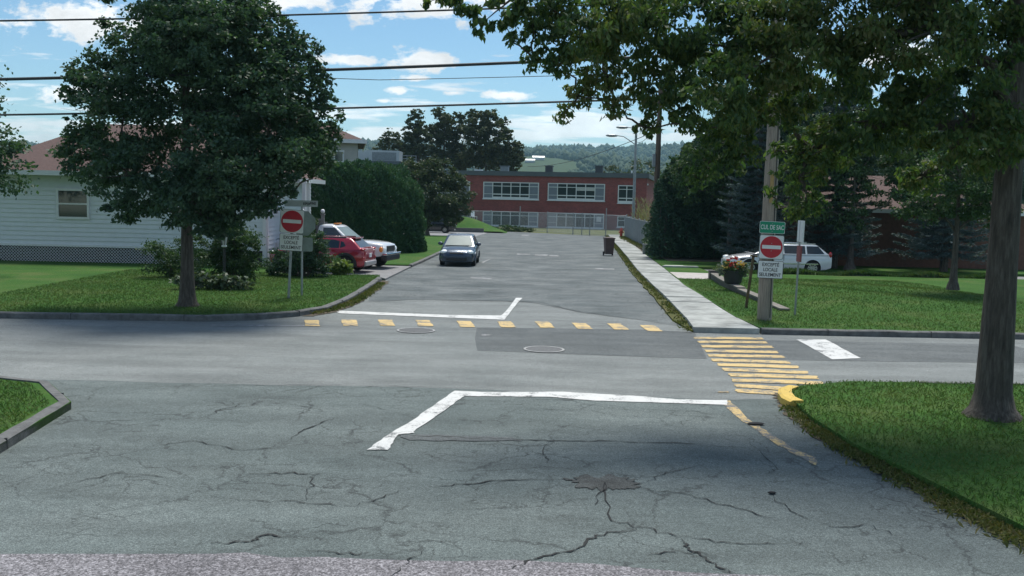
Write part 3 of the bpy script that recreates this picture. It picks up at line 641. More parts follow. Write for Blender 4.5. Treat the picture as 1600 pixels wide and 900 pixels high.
def swin(x0, x1, z0, z1, lights, side_panels=True, bottom=True, blind=None):
    fr = MB(); gl = MB(); pn = MB(); fw_ = .09; dp = .10; n_ = lights + (2 if side_panels else 0); wd_ = (x1 - x0) / n_
    for i in range(n_ + 1):
        x = x0 + wd_ * i; fr.box((x, -dp / 2, (z0 + z1) / 2), (fw_ * (1.2 if i in (0, n_) else 1), dp, z1 - z0))
    for z, hgt in [(z0, .14), (z1, .10), (z1 - .42, .07)]: fr.box(((x0 + x1) / 2, -dp / 2 - .004, z), (x1 - x0 + fw_ * 1.2, dp, hgt))
    xs = (x0 + wd_, x1 - wd_) if side_panels else (x0, x1)
    if bottom: fr.box(((xs[0] + xs[1]) / 2, -dp / 2 - .006, z0 + .50), (xs[1] - xs[0], dp, .12)); fr.box(((xs[0] + xs[1]) / 2, -dp / 2 - .008, z0 + .13), (xs[1] - xs[0], dp, .14))
    if side_panels:
        for xa in (x0, x1 - wd_): fr.box((xa + wd_ / 2, -dp / 2 - .005, z0 + .52), (wd_, dp * .9, .05))
    fr.box(((x0 + x1) / 2, -.09, z0 - .11), (x1 - x0 + .25, .18, .08))
    w = fr.build('window', FRAMEW, sch)
    gl.box(((xs[0] + xs[1]) / 2, -.02, (z0 + z1) / 2), (xs[1] - xs[0], .04, z1 - z0)); gl.build('pane', SGLASS, w)
    if side_panels:
        for xa in (x0, x1 - wd_): MB().box((xa + wd_ / 2, -.025, (z0 + z1) / 2), (wd_, .05, z1 - z0)).build('panel', PANELG, w)
    if blind:
        for i_ in blind: MB().box((x0 + wd_ * (i_ + .5), -.045, z1 - .62), (wd_ - .1, .02, .32)).build('blind', simple('window blind', (.45, .48, .46), .8, .1), w)
    return w
for x0, bl in ((-13.0, None), (-5.6, None), (2.73, None), (10.5, (3, 4))):
    swin(x0, x0 + 6.6, 3.32, 5.2, 4, blind=bl); swin(x0, x0 + 6.6, .12, 1.75, 4, bottom=False)
swin(18.72, 20.65, 3.15, 5.1, 2, False); swin(18.75, 20.4, .35, 1.5, 2, False, False)
MB().box((16.55, -.13, 1.15), (.55, .02, .6)).build('notice', SIGNW, sch)
def roofvent(x, y, w, h, m, cap=True):
    o = MB().box((x, y, SH + .54 + h / 2), (w, w, h)).build('chimney', m, sch)
    if cap: MB().box((x, y, SH + .54 + h + .05), (w + .22, w + .22, .1)).build('cap', FASCIA, o)
DKMET = simple('dark metal', (.05, .055, .06), .6, .2); GRMET = simple('grey metal', (.20, .23, .24), .6, .2)
roofvent(4.0, 6, .95, .75, GRMET); roofvent(9.6, 6, .85, .85, DKMET); roofvent(15.8, 6, .9, .95, DKMET); roofvent(.9, 5, .9, .28, FRAMEW, False)
MB().lathe([(.09, 0), (.09, .4), (.02, .5)], (19.9, 4, SH + .5), 8).build('vent_pipe', FRAMEW, sch)
MB().box((22.05, .25, 5.3), (.12, .3, .18)).build('wall_light', FRAMEW, sch)

# flat-roofed building with a roof-top unit, left of the school
fb = thing('flat_roofed_building', 'dark flat roofed building with pale rooftop machine housing behind the round hedge', 'building', (-20.5, 126, 0), 0)
MB().box((0, 6, 3.7), (15, 14, 7.4)).build('wall', simple('dark wall cladding', (.05, .058, .06), .8, .2, .6), fb); MB().box((0, 6, 7.6), (15.4, 14.4, .4)).build('roof', FASCIA, fb)
hv = simple('pale metal cladding', (.42, .46, .48), .5, .1, .5, .2)
m = MB(); m.box((3.2, 4, 8.55), (4.0, 4, 1.5)); m.build('rooftop_unit', hv, fb)
m = MB(); m.plate([(0, 0), (2.4, 0), (2.4, 1.5), (.9, 1.4), (.1, .9)], (-1.25, 2.6, 7.82), (1, 0, 0), (0, 0, 1), -2.0); m.build('air_intake', hv, fb)
m = MB()
for i in range(4): m.box((5.6 + i * .6, 2.2, 8.25), (.07, .07, .9))
for z in (8.3, 8.68): m.box((6.5, 2.2, z), (1.9, .06, .07))
m.build('railing', GALV, fb); MB().box((3.2, 1.98, 8.5), (3.2, .05, 1.1)).build('louvre', GRMET, fb)

# ------------------------------------------------------------------ houses
def siding(mb, p0, p1, z0, z1, step=.19, lap=.034):
    """lapped boards on a vertical wall from p0 to p1 (outside on the right of the direction)"""
    a = Vector(p0); b = Vector(p1); d = (b - a).normalized(); nn = Vector((d.y, -d.x)); z = z0
    while z < z1 - .01:
        t = min(z + step, z1); o = nn * lap; s = nn * .002
        vs = [(a.x + o.x, a.y + o.y, z), (b.x + o.x, b.y + o.y, z), (b.x + s.x, b.y + s.y, t), (a.x + s.x, a.y + s.y, t), (a.x, a.y, z), (b.x, b.y, z)]
        mb.add(vs, [(0, 1, 2, 3), (4, 5, 1, 0)]); z = t
SIDW = simple('white siding', (.66, .69, .71), .55, .05, 3)
SIDB = simple('beige siding', (.47, .46, .42), .65, .07, 2)
ROOFB = simple('brown roof shingle', (.105, .064, .056), .9, .3, 12, bmp=.4)
SOFF = simple('white soffit', (.70, .71, .71), .5, .05)
def window(parent, c, nrm_y, w, h, panes=2, depth=.07):
    """window facing -y (nrm_y = -1) or +x (0) at c, local coords"""
    m = MB(); 
    def bx(mm, x, z, ww, hh, dd, off=0):
        if nrm_y: mm.box((c[0] + x, c[1] - dd / 2 - off, c[2] + z), (ww, dd, hh))
        else: mm.box((c[0] + dd / 2 + off, c[1] + x, c[2] + z), (dd, ww, hh))
    for sx_ in (-1, 1): bx(m, sx_ * w / 2, 0, .09, h, depth)
    for sz in (-1, 1): bx(m, 0, sz * h / 2, w + .12, .10, depth, .003)
    for i in range(1, panes): bx(m, 0, -h / 2 + h * i / panes, w, .06, depth * .8)
    f = m.build('window', SOFF, parent); g_ = MB(); bx(g_, 0, 0, w, h, .03, .004); g_.build('pane', WGLASS, f); return f
# white house wing beside the left corner lawn
wh = thing('white_house', 'white clapboard house with lattice skirting behind the left corner tree', 'house', (-10.55, 41.0, 0))
m = MB(); m.box((-6, 4.5, 2.35), (11.9, 8.9, 3.2)); siding(m, (-12, 0), (0, 0), .85, 3.95); siding(m, (0, .02), (0, 9), .85, 3.95); siding(m, (0, .02), (0, 9), .1, .8)
m.build('wall', SIDW, wh)
m = MB(); m.box((-.05, -.03, 1.98), (.16, .12, 4.0)); m.box((.03, .07, 1.98), (.10, .16, 4.0)); m.build('corner_board', SOFF, wh)
m = MB(); m.box((-6, .03, .38), (11.7, .02, .85)); m.build('skirting_back', PLASTIC, wh)
m = MB()
for i in range(95):
    x = -11.9 + i * .13
    if x + .75 > -.1: break
    m.bar((x, -.012, .08), (x + .75, -.012, .83), .035, .012); m.bar((x, -.028, .83), (x + .75, -.028, .08), .035, .012)
m.build('lattice', SOFF, wh)
m = MB(); m.box((-6, -.045, .82), (12, .06, .09)); m.box((-6, -.045, .06), (12, .06, .10)); m.build('skirting_trim', SOFF, wh)
m = MB(); m.add([(-12.6, -.6, 3.95), (.6, -.6, 3.95), (.6, 9.6, 3.95), (-12.6, 9.6, 3.95), (-9, 4.5, 6.3), (-3, 4.5, 6.3)], [(0, 1, 5, 4), (1, 2, 5), (2, 3, 4, 5), (3, 0, 4), (3, 2, 1, 0)])
rf = m.build('roof', ROOFB, wh)
m = MB()
for c_, d_ in (((-6, -.61, 3.88), (13.3, .05, .2)), ((.61, 4.5, 3.88), (.05, 10.3, .2))): m.box(c_, d_)
m.build('gutter', SOFF, rf)
window(wh, (.024, 1.3, 2.9), 0, .9, 1.2); window(wh, (-3.2, -.02, 2.6), -1, 1.3, 1.2); window(wh, (-8.2, -.02, 2.6), -1, 1.3, 1.2)
# porch columns at the street side of the wing
m = MB()
for y_ in (2.4, 3.3): m.box((1.1, y_, 2.1), (.16, .16, 3.6))
m.box((.75, 2.85, 3.8), (.9, 1.1, .12)); m.box((.6, 2.9, .45), (1.2, 2.2, .12)); m.build('porch', SOFF, wh)
# beige house behind the hedge
bh = thing('beige_house', 'beige sided house with brown hip roof rising behind the tall hedge', 'house', (-9.75, 60, 0), R(10))
m = MB(); m.box((-6, 5, 3.3), (11.9, 9.9, 6.6)); siding(m, (-12, 0), (0, 0), .4, 6.6, .16); siding(m, (0, .02), (0, 10), .4, 6.6, .16); m.build('wall', SIDB, bh)
m = MB(); m.add([(-12.5, -.5, 6.6), (.5, -.5, 6.6), (.5, 10.5, 6.6), (-12.5, 10.5, 6.6), (-7, 5, 9.1), (-5, 5, 9.1)], [(0, 1, 5, 4), (1, 2, 5), (2, 3, 4, 5), (3, 0, 4), (3, 2, 1, 0)])
rf = m.build('roof', ROOFB, bh)
m = MB()
for c_, d_ in (((-6, -.51, 6.55), (13.1, .05, .24)), ((.51, 5, 6.55), (.05, 11.1, .24))): m.box(c_, d_)
m.build('gutter', SOFF, rf)
window(bh, (-1.15, -.02, 5.3), -1, .55, 1.3); window(bh, (-2.6, -.02, 5.1), -1, .75, 1.7); window(bh, (-6, -.02, 5.1), -1, 1.1, 1.4); window(bh, (.02, 4, 5.2), 0, 1, 1.3)
# brown-red house behind the spruces on the right
rh = thing('brick_house', 'low brown brick house half hidden behind the spruces and the white car', 'house', (15.2, 50.5, .1))
BRN = simple('brown brick', (.16, .075, .055), .9, .25, 5)
m = MB(); m.box((6, 4, 1.5), (12, 8, 3.0)); m.build('wall', BRN, rh)
m = MB(); m.add([(-.5, -.5, 3.0), (12.5, -.5, 3.0), (12.5, 8.5, 3.0), (-.5, 8.5, 3.0), (2.5, 4, 4.9), (9.5, 4, 4.9)], [(0, 1, 5, 4), (1, 2, 5), (2, 3, 4, 5), (3, 0, 4), (3, 2, 1, 0)]); rf = m.build('roof', ROOFB, rh)
MB().box((6, -.51, 2.95), (13, .05, .2)).build('gutter', SOFF, rf); window(rh, (2.4, -.01, 1.7), -1, 1.4, 1.2); window(rh, (7, -.01, 1.7), -1, 1.6, 1.2)
# weathered railing with turned post tops, beside the porch
rl_ = thing('porch_railing', 'weathered grey picket railing with round topped posts behind the corner shrubs', 'railing', (-9.35, 42.6, .05))
WOODG = simple('weathered grey wood', (.20, .20, .19), .9, .3, 7, bmp=.4, sc=(3, 3, .3))
for i, x in enumerate((0, .9)):
    m = MB(); m.box((x, 0, 1.15), (.13, .13, 2.3)); m.box((x, 0, 2.32), (.19, .19, .05)); o = m.build('post', WOODG, rl_); MB().sphere((x, 0, 2.45), .095).build('finial', SOFF, o, smooth=60)
m = MB()
for i in range(6): m.box((.12 + i * .13, 0, 1.35), (.06, .03, 1.4))
m.build('picket', WOODG, rl_)
for z_ in (2.07, .65): MB().box((.45, 0, z_), (.8, .07, .09)).build('rail', WOODG, rl_)

# ------------------------------------------------------------------ vehicles
def body_loft(st, belly=.0):
    """st: list of (x, half width, z bottom, z top, crown). returns MB, closed hull"""
    mb = MB(); k = 0
    for (x, w, zb, zt, cr) in st:
        h = zt - zb
        half = [(0, zb), (w * .80, zb), (w * .93, zb + h * .06), (w * .985, zb + h * .25), (w, zb + h * .48), (w * .985, zb + h * .70), (w * .95, zb + h * .86), (w * .90, zb + h * .955), (w * .82, zt), (w * .5, zt + cr * .75), (0, zt + cr)]
        ring = [(x, y, z) for y, z in half] + [(x, -y, z) for y, z in half[-2:0:-1]]
        k = len(ring); mb.v += ring
    for i in range(len(st) - 1):
        for j in range(k):
            a = i * k + j; b = i * k + (j + 1) % k; mb.f.append((a, b, b + k, a + k)); mb.m.append(0)
    n_ = len(st) - 1; mb.f += [tuple(range(k - 1, -1, -1)), tuple(n_ * k + j for j in range(k))]; mb.m += [0, 0]
    return mb
def cabin_loft(xr0, xr1, xf1, xf0, zb, zr, wb, wr, crown=.05):
    """greenhouse between belt (zb) and roof (zr): rear base, rear top, front top, front base"""
    lv = [(0, 0, 0), (.5, 0, 0), (.88, 0, 0), (.955, .02, .015), (1.0, .09, .055)]; mb = MB(); k = 0
    for t, ins, ins_y in lv:
        xa = xr0 + (xr1 - xr0) * t + ins; xb = xf0 + (xf1 - xf0) * t - ins; w = wb + (wr - wb) * t - ins_y; z = zb + (zr - zb) * t; r_ = .10
        ring = []
        for cx, cy, a0 in ((xb - r_, w - r_, 0), (xa + r_, w - r_, 90), (xa + r_, -w + r_, 180), (xb - r_, -w + r_, 270)):
            for q in range(4): a = R(a0 + 30 * q); ring.append((cx + r_ * math.cos(a), cy + r_ * math.sin(a), z))
        k = len(ring); mb.v += ring
    # roof cap with a crown
    n_ = len(lv)
    for i in range(n_ - 1):
        for j in range(k):
            a = i * k + j; b = i * k + (j + 1) % k; mb.f.append((a, b, b + k, a + k)); mb.m.append(0)
    top = mb.v[-k:]; cx = sum(p[0] for p in top) / k
    mid = [(cx + (p[0] - cx) * .6, p[1] * .6, p[2] + crown * .8) for p in top]; o = len(mb.v); mb.v += mid; mb.v.append((cx, 0, top[0][2] + crown))
    for j in range(k):
        a = o - k + j; b = o - k + (j + 1) % k; mb.f.append((a, b, b + k, a + k)); mb.f.append((o + j, o + (j + 1) % k, o + k)); mb.m += [0, 0]
    return mb
def poly3(pts, n_off, th=.006):
    a = [Vector(p) for p in pts]; nn = (a[1] - a[0]).cross(a[2] - a[0]).normalized()
    if nn.dot(n_off) < 0: a = a[::-1]; nn = -nn
    m = MB(); k = len(a); m.add([p - nn * .004 for p in a] + [p + nn * th for p in a], [tuple(range(k - 1, -1, -1)), tuple(range(k, 2 * k))] + [(i, (i + 1) % k, (i + 1) % k + k, i + k) for i in range(k)]); return m
def car(name, label, cat, loc, rz, sp):
    t = thing(name, label, cat, loc, rz); pm = sp['paint']
    body = body_loft(sp['st']).build('body', pm, t, smooth=38)
    # wheel openings
    bm = bmesh.new(); bm.from_mesh(body.data); bmesh.ops.remove_doubles(bm, verts=bm.verts, dist=1e-4); bmesh.ops.triangulate(bm, faces=[f for f in bm.faces if len(f.verts) > 4]); bmesh.ops.recalc_face_normals(bm, faces=bm.faces); bm.to_mesh(body.data); bm.free()
    for x, in [(x,) for x in sp['wx']]:
        for s in (-1, 1):
            cm = MB(); cm.tube([(x, s * (sp['w'] - .31), sp['wr'] * 1.0), (x, s * (sp['w'] + .37), sp['wr'] * 1.0)], sp['wr'] + sp.get('gap', .05) + .003, 27); cut = cm.build('cut', PLASTIC, t); bm = bmesh.new(); bm.from_mesh(cut.data); bmesh.ops.recalc_face_normals(bm, faces=bm.faces); bm.to_mesh(cut.data); bm.free()
            md = body.modifiers.new('b', 'BOOLEAN'); md.object = cut; md.operation = 'DIFFERENCE'; md.solver = 'EXACT'; bpy.context.view_layer.update()
            dg = bpy.context.evaluated_depsgraph_get(); nm = bpy.data.meshes.new_from_object(body.evaluated_get(dg)); body.modifiers.clear(); body.data = nm; bpy.data.objects.remove(cut)
    nm = body.data; nm.name = 'body'; nm.materials.clear(); nm.materials.append(pm); nm.materials.append(PLASTIC); rr_ = sp['wr'] + sp.get('gap', .05) + .008
    for f in nm.polygons:
        f.material_index = int(any(math.hypot(f.center.x - x, f.center.z - sp['wr']) < rr_ for x in sp['wx']) and abs(f.center.y) > sp['w'] - .36); f.use_smooth = f.material_index == 0
    nm.set_sharp_from_angle(angle=R(38))
    c = sp['cab']; cab = cabin_loft(*c).build('cabin', sp.get('roofpaint', pm), t, smooth=40)
    xr0, xr1, xf1, xf0, zb, zr, wb, wr = c[:8]
    def fx(tt, fr): return (xf0 + (xf1 - xf0) * tt) if fr else (xr0 + (xr1 - xr0) * tt)
    def wy(tt): return wb + (wr - wb) * tt
    zf = lambda tt: zb + (zr - zb) * tt
    for nm_, fr in (('windshield', True), ('rear_window', False)):
        q = [(fx(a, fr), s * (wy(a) - ins), zf(a)) for a, s, ins in ((.06, -1, .10), (.06, 1, .10), (.88, 1, .12), (.88, -1, .12))]
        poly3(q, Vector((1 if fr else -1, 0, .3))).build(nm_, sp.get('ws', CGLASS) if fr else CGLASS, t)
    for poly in sp['side_windows']:
        for s in (-1, 1):
            q = []
            for x, tt in poly: q.append((x, s * wy(tt), zf(tt)))
            poly3(q, Vector((0, s, .2))).build('side_window', CGLASS, t)
    wheel = {}
    for x in sp['wx']:
        for s in (-1, 1):
            w = bpy.data.objects.new('wheel', None); C.objects.link(w); w.parent = t; w.location = (x, s * (sp['w'] - .115), sp['wr']); w.rotation_euler = (0, 0, 0 if s > 0 else math.pi)
            if not wheel:
                r_ = sp['wr']; m = MB(); n_ = 28; prof = [(r_ * .62, -.10), (r_ * .9, -.105), (r_ * .985, -.085), (r_, -.05), (r_, .05), (r_ * .985, .085), (r_ * .9, .105), (r_ * .62, .10)]; vs = []; fs = []
                for a_, z_ in prof:
                    for q in range(n_): th = 2 * math.pi * q / n_; vs.append((a_ * math.cos(th), z_, a_ * math.sin(th)))
                for i in range(len(prof)):
                    for q in range(n_): a = i * n_ + q; b = i * n_ + (q + 1) % n_; d_ = ((i + 1) % len(prof)) * n_; fs.append((a, d_ + q, d_ + (q + 1) % n_, b))
                m.add(vs, fs); ty = m.build('tyre', RUBBER, w, smooth=40)
                m = MB(); m.tube([(0, -.06, 0), (0, .02, 0)], r_ * .60, 24, 1)
                for q in range(sp.get('spokes', 5)):
                    th = 2 * math.pi * q / sp.get('spokes', 5) + .3; m.bar((0, .07, 0), (r_ * .6 * math.cos(th), .085, r_ * .6 * math.sin(th)), .03, r_ * .16)
                m.tube([(0, .04, 0), (0, .10, 0)], r_ * .16, 14)
                for q in range(24):
                    a0 = 2 * math.pi * q / 24; a1 = 2 * math.pi * (q + 1) / 24; m.bar((r_ * .6 * math.cos(a0), .085, r_ * .6 * math.sin(a0)), (r_ * .6 * math.cos(a1), .085, r_ * .6 * math.sin(a1)), .03, r_ * .09)
                ri = m.build('rim', [sp.get('rim', ALLOY), PLASTIC], w); wheel = dict(t=ty, r=ri)
            else:
                for o in (wheel['t'], wheel['r']): c2 = o.copy(); C.objects.link(c2); c2.parent = w
    for x in sp['wx']:   # arch lips / cladding
        for s in (-1, 1):
            rr = sp['wr'] + sp.get('gap', .05); lw = sp.get('clad', .025); m = MB(); pr = []
            for q in range(19):
                a = R(-8 + 196 * q / 18); pr.append((math.cos(a), math.sin(a)))
            yo = sp['w'] * 1.0; vs = []; fs = []
            for cx_, sz in pr: vs += [(x + cx_ * rr, s * (yo + .012), sp['wr'] + sz * rr), (x + cx_ * (rr + lw), s * (yo + .006), sp['wr'] + sz * (rr + lw)), (x + cx_ * (rr + lw), s * (yo - .08), sp['wr'] + sz * (rr + lw)), (x + cx_ * rr, s * (yo - .10), sp['wr'] + sz * rr)]
            for i in range(len(pr) - 1):
                for j in range(4): fs.append((i * 4 + j, i * 4 + (j + 1) % 4, i * 4 + 4 + (j + 1) % 4, i * 4 + 4 + j))
            m.add(vs, fs); m.build('wheel_arch', PLASTIC if 'clad' in sp else pm, t)
    for s in (-1, 1):   # mirrors, lamps, handles
        mx_, mz_ = sp['mirror']; m = MB(); m.sphere((mx_, s * (wy(.2) + .16), mz_), (.07, .13, .085), 12, 8); m.bar((mx_, s * (wy(.1) - .02), mz_ - .03), (mx_, s * (wy(.2) + .1), mz_ - .02), .05); m.build('mirror', sp.get('mirror_mat', pm), t, smooth=50)
        for key, nm_ in (('head', 'headlight'), ('tail', 'taillight'), ('amber', 'turn_signal')):
            for (x, y, z, dx, dy, dz, mm) in sp.get(key, []):
                m = MB(); m.sphere((x, s * y, z), (dx, dy, dz), 14, 8); m.build(nm_, mm, t, smooth=60)
        for x, z in sp.get('handles', []):
            MB().box((x, s * (sp['w'] * .985 + .012), z), (.18, .035, .035)).build('door_handle', sp.get('handle_mat', pm), t)
        for x, z0_, z1_ in sp.get('seams', []): MB().bar((x, s * (sp['w'] * .988 + .0), z0_), (x, s * (sp['w'] * .985 + .0), z1_), .02, .012).build('door_seam', PLASTIC, t)
    for nm_, cx_, d_, mm in sp.get('boxes', []): 
        m = MB(); m.box(cx_, d_); o = m.build(nm_, mm, t)
        bv = o.modifiers.new('bevel', 'BEVEL'); bv.width = min(d_) * .3; bv.segments = 2
    return t
PT_SEDAN = carpaint('dark blue car paint', (.060, .085, .120), .45, .26); PT_SEDAN.node_tree.nodes['Principled BSDF'].inputs['Coat Weight'].default_value = .35; PT_RED = carpaint('red car paint', (.36, .012, .03), .15); PT_WHITE = carpaint('white car paint', (.70, .72, .73)); PT_BLACK = carpaint('black car paint', (.012, .014, .018), .1)
WSH = glassy('glare tinted windshield', (.15, .19, .183), .03); WSH.node_tree.nodes['Principled BSDF'].inputs['IOR'].default_value = 1.5; WSH.node_tree.nodes['Principled BSDF'].inputs['Specular IOR Level'].default_value = .07; WSH.node_tree.nodes['Principled BSDF'].inputs['Roughness'].default_value = .2  # pale base colour paints the sky glare into the windscreen glass
# compact sedan (front +x): length 4.4
sedan = dict(paint=PT_SEDAN, w=.86, wr=.305, wx=(-1.28, 1.34), spokes=7,
    st=[(-2.18, .62, .36, .82, .0), (-2.12, .76, .26, .95, .01), (-1.9, .83, .22, .995, .015), (-1.4, .855, .20, 1.0, .02), (-.6, .86, .20, .96, .02), (.4, .86, .20, .92, .02), (.95, .86, .20, .90, .035), (1.4, .855, .20, .85, .05), (1.8, .82, .20, .775, .045), (2.05, .75, .20, .70, .03), (2.17, .64, .22, .62, .01), (2.21, .5, .30, .55, .0)],
    cab=(-1.72, -1.02, .18, 1.02, .90, 1.435, .80, .60, .035),
    side_windows=[[(-.98, .10), (-.12, .08), (-.12, .86), (-.72, .86), (-1.0, .55)], [(-.06, .08), (.80, .06), (.18, .84), (-.06, .86)]],
    mirror=(.62, 1.0), head=[(1.90, .60, .665, .27, .185, .115, LENS)], tail=[(-2.08, .62, .82, .09, .16, .11, REDLENS)], handles=[(-.75, .84), (.1, .82)], seams=[(-.09, .3, .9), (.9, .3, .86)],
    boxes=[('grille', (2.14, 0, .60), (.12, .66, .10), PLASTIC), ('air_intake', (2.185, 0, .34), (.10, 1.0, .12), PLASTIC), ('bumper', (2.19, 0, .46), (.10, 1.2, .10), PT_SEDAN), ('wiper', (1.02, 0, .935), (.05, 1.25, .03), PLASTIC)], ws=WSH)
sa = math.atan2(0, 1)
car('parked_sedan', 'dark blue compact sedan parked at the left kerb of the side street facing the viewer', 'car', (-2.58, 47.2, .012), R(-90) + R(-1.5), sedan)
# compact red crossover seen from its rear left: front -x after rotation
kona = dict(paint=PT_RED, w=.90, wr=.345, wx=(-1.28, 1.32), spokes=5, clad=.11, gap=.045,
    st=[(-2.08, .66, .42, .86, 0), (-2.05, .78, .32, 1.0, .01), (-1.9, .87, .25, 1.05, .015), (-1.4, .90, .24, 1.05, .02), (-.5, .90, .24, 1.02, .02), (.5, .90, .24, .99, .02), (1.0, .90, .24, .97, .04), (1.5, .88, .26, .90, .05), (1.85, .82, .28, .82, .04), (2.05, .68, .34, .70, .01)],
    cab=(-1.98, -1.46, .28, 1.12, .97, 1.435, .84, .64, .045),
    side_windows=[[(-1.28, .30), (-1.05, .12), (-1.05, .72), (-1.18, .62)], [(-1.0, .10), (-.10, .08), (-.10, .84), (-.75, .82), (-1.0, .72)], [(-.04, .08), (.86, .06), (.30, .82), (-.04, .85)]],
    mirror=(.7, 1.08), head=[(1.93, .58, .80, .10, .18, .04, LENS)], tail=[(-1.99, .70, .99, .12, .16, .05, REDLENS), (-2.02, .74, .62, .07, .10, .09, REDLENS)], handles=[(-.8, .92), (.15, .9)], seams=[(-.07, .36, 1.0)],
    boxes=[('spoiler', (-1.52, 0, 1.425), (.20, 1.06, .045), PT_RED), ('bumper', (-2.08, 0, .40), (.14, 1.4, .20), simple('silver skid plate', (.42, .40, .40), .4, .1, 4, .4)), ('sill', (0, 0, .25), (2.0, 1.79, .10), PLASTIC), ('licence_plate', (-2.09, 0, .72), (.03, .32, .17), SIGNW), ('roof_rail', (-.5, .60, 1.455), (1.5, .035, .04), PLASTIC), ('roof_rail', (-.5, -.60, 1.455), (1.5, .035, .04), PLASTIC)])
car('parked_suv', 'small red crossover in the left driveway with its tail towards the street', 'car', (-7.98, 40.2, .05), R(180 - 9), kona)
# regular-cab pickup, front to the street
pick = dict(paint=PT_WHITE, w=.97, wr=.385, wx=(-1.75, 1.75), gap=.075, spokes=8,
    st=[(-2.62, .90, .62, 1.12, 0), (-2.58, .96, .52, 1.16, 0), (-1.2, .97, .48, 1.16, 0), (-.55, .97, .45, 1.16, .0), (.1, .97, .45, 1.15, .0), (.9, .97, .45, 1.17, .02), (1.2, .965, .46, 1.19, .05), (1.8, .955, .48, 1.17, .06), (2.3, .93, .52, 1.12, .05), (2.52, .86, .55, 1.06, .03), (2.60, .80, .58, .97, .0)],
    cab=(-.62, -.50, .22, 1.12, 1.12, 1.86, .90, .72, .045),
    side_windows=[[(-.28, .06), (.90, .05), (.28, .84), (-.26, .84)]],
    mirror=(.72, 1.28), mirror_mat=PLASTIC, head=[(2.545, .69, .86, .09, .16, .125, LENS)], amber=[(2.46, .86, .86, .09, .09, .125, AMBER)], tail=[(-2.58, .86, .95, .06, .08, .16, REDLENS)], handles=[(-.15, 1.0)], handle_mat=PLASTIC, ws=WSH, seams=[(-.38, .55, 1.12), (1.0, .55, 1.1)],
    boxes=[('grille', (2.585, 0, .88), (.09, 1.02, .26), PLASTIC), ('bumper', (2.66, 0, .66), (.22, 1.88, .10), CHROME), ('front_valance', (2.60, 0, .49), (.28, 1.86, .25), PLASTIC), ('cargo_bed', (-1.65, 0, 1.17), (1.75, 1.5, .03), PLASTIC), ('headache_rack', (-.74, 0, 1.55), (.06, 1.6, .80), PLASTIC), ('roof_light', (.10, 0, 1.915), (.14, .6, .05), AMBER)])
car('pickup_truck', 'white single cab pickup truck in the left driveway with its front towards the street', 'pickup', (-7.95, 43.0, .05), R(-12), pick)
# black car in the far driveway, tail to the right
blackc = dict(sedan); blackc['paint'] = PT_BLACK; blackc['tail'] = [(-2.10, .64, .88, .10, .17, .12, REDLENS), (-2.14, .70, .76, .08, .12, .08, LENS)]; blackc['boxes'] = [('bumper', (-2.19, 0, .52), (.10, 1.2, .2), PT_BLACK), ('licence_plate', (-2.22, 0, .75), (.03, .32, .17), SIGNW)]
car('parked_sedan', 'black car in the far driveway under the brownish tree with only its tail showing', 'car', (-7.45, 88.3, .03), R(176), blackc)
# long white wagon on the right, nose to the left
wag = dict(paint=PT_WHITE, w=.93, wr=.35, wx=(-1.45, 1.45), spokes=10,
    st=[(-2.40, .70, .44, .92, 0), (-2.36, .84, .34, 1.0, .01), (-2.1, .91, .26, 1.0, .015), (-1.4, .93, .24, 1.0, .02), (0, .93, .24, .97, .02), (.9, .93, .24, .94, .03), (1.4, .925, .25, .90, .05), (1.9, .89, .27, .82, .05), (2.25, .80, .30, .74, .03), (2.4, .64, .36, .66, .0)],
    cab=(-2.25, -1.7, .22, 1.28, .97, 1.43, .87, .66, .04),
    side_windows=[[(-2.0, .10), (-1.2, .08), (-1.2, .84), (-1.75, .84)], [(-1.12, .08), (-.14, .08), (-.14, .86), (-1.12, .86)], [(-.06, .08), (1.0, .06), (.30, .82), (-.06, .86)]],
    mirror=(.8, 1.04), head=[(2.15, .66, .74, .18, .15, .08, LENS)], tail=[(-2.3, .78, .98, .08, .1, .14, REDLENS)], handles=[(-.85, .94), (.2, .92)], handle_mat=CHROME, seams=[(-.1, .36, 1.0), (1.02, .36, .96)],
    boxes=[('sill', (0, 0, .25), (2.1, 1.85, .10), PLASTIC), ('bumper', (2.36, 0, .42), (.12, 1.3, .18), PT_WHITE), ('side_trim', (0, .935, .55), (3.4, .02, .05), CHROME), ('side_trim', (0, -.935, .55), (3.4, .02, .05), CHROME), ('roof_rail', (-.7, .60, 1.46), (1.9, .035, .04), CHROME), ('roof_rail', (-.7, -.60, 1.46), (1.9, .035, .04), CHROME)])
car('parked_wagon', 'white family car parked behind the raised right lawn with its nose to the left', 'car', (12.3, 44.9, .012), R(180 + 2), wag)

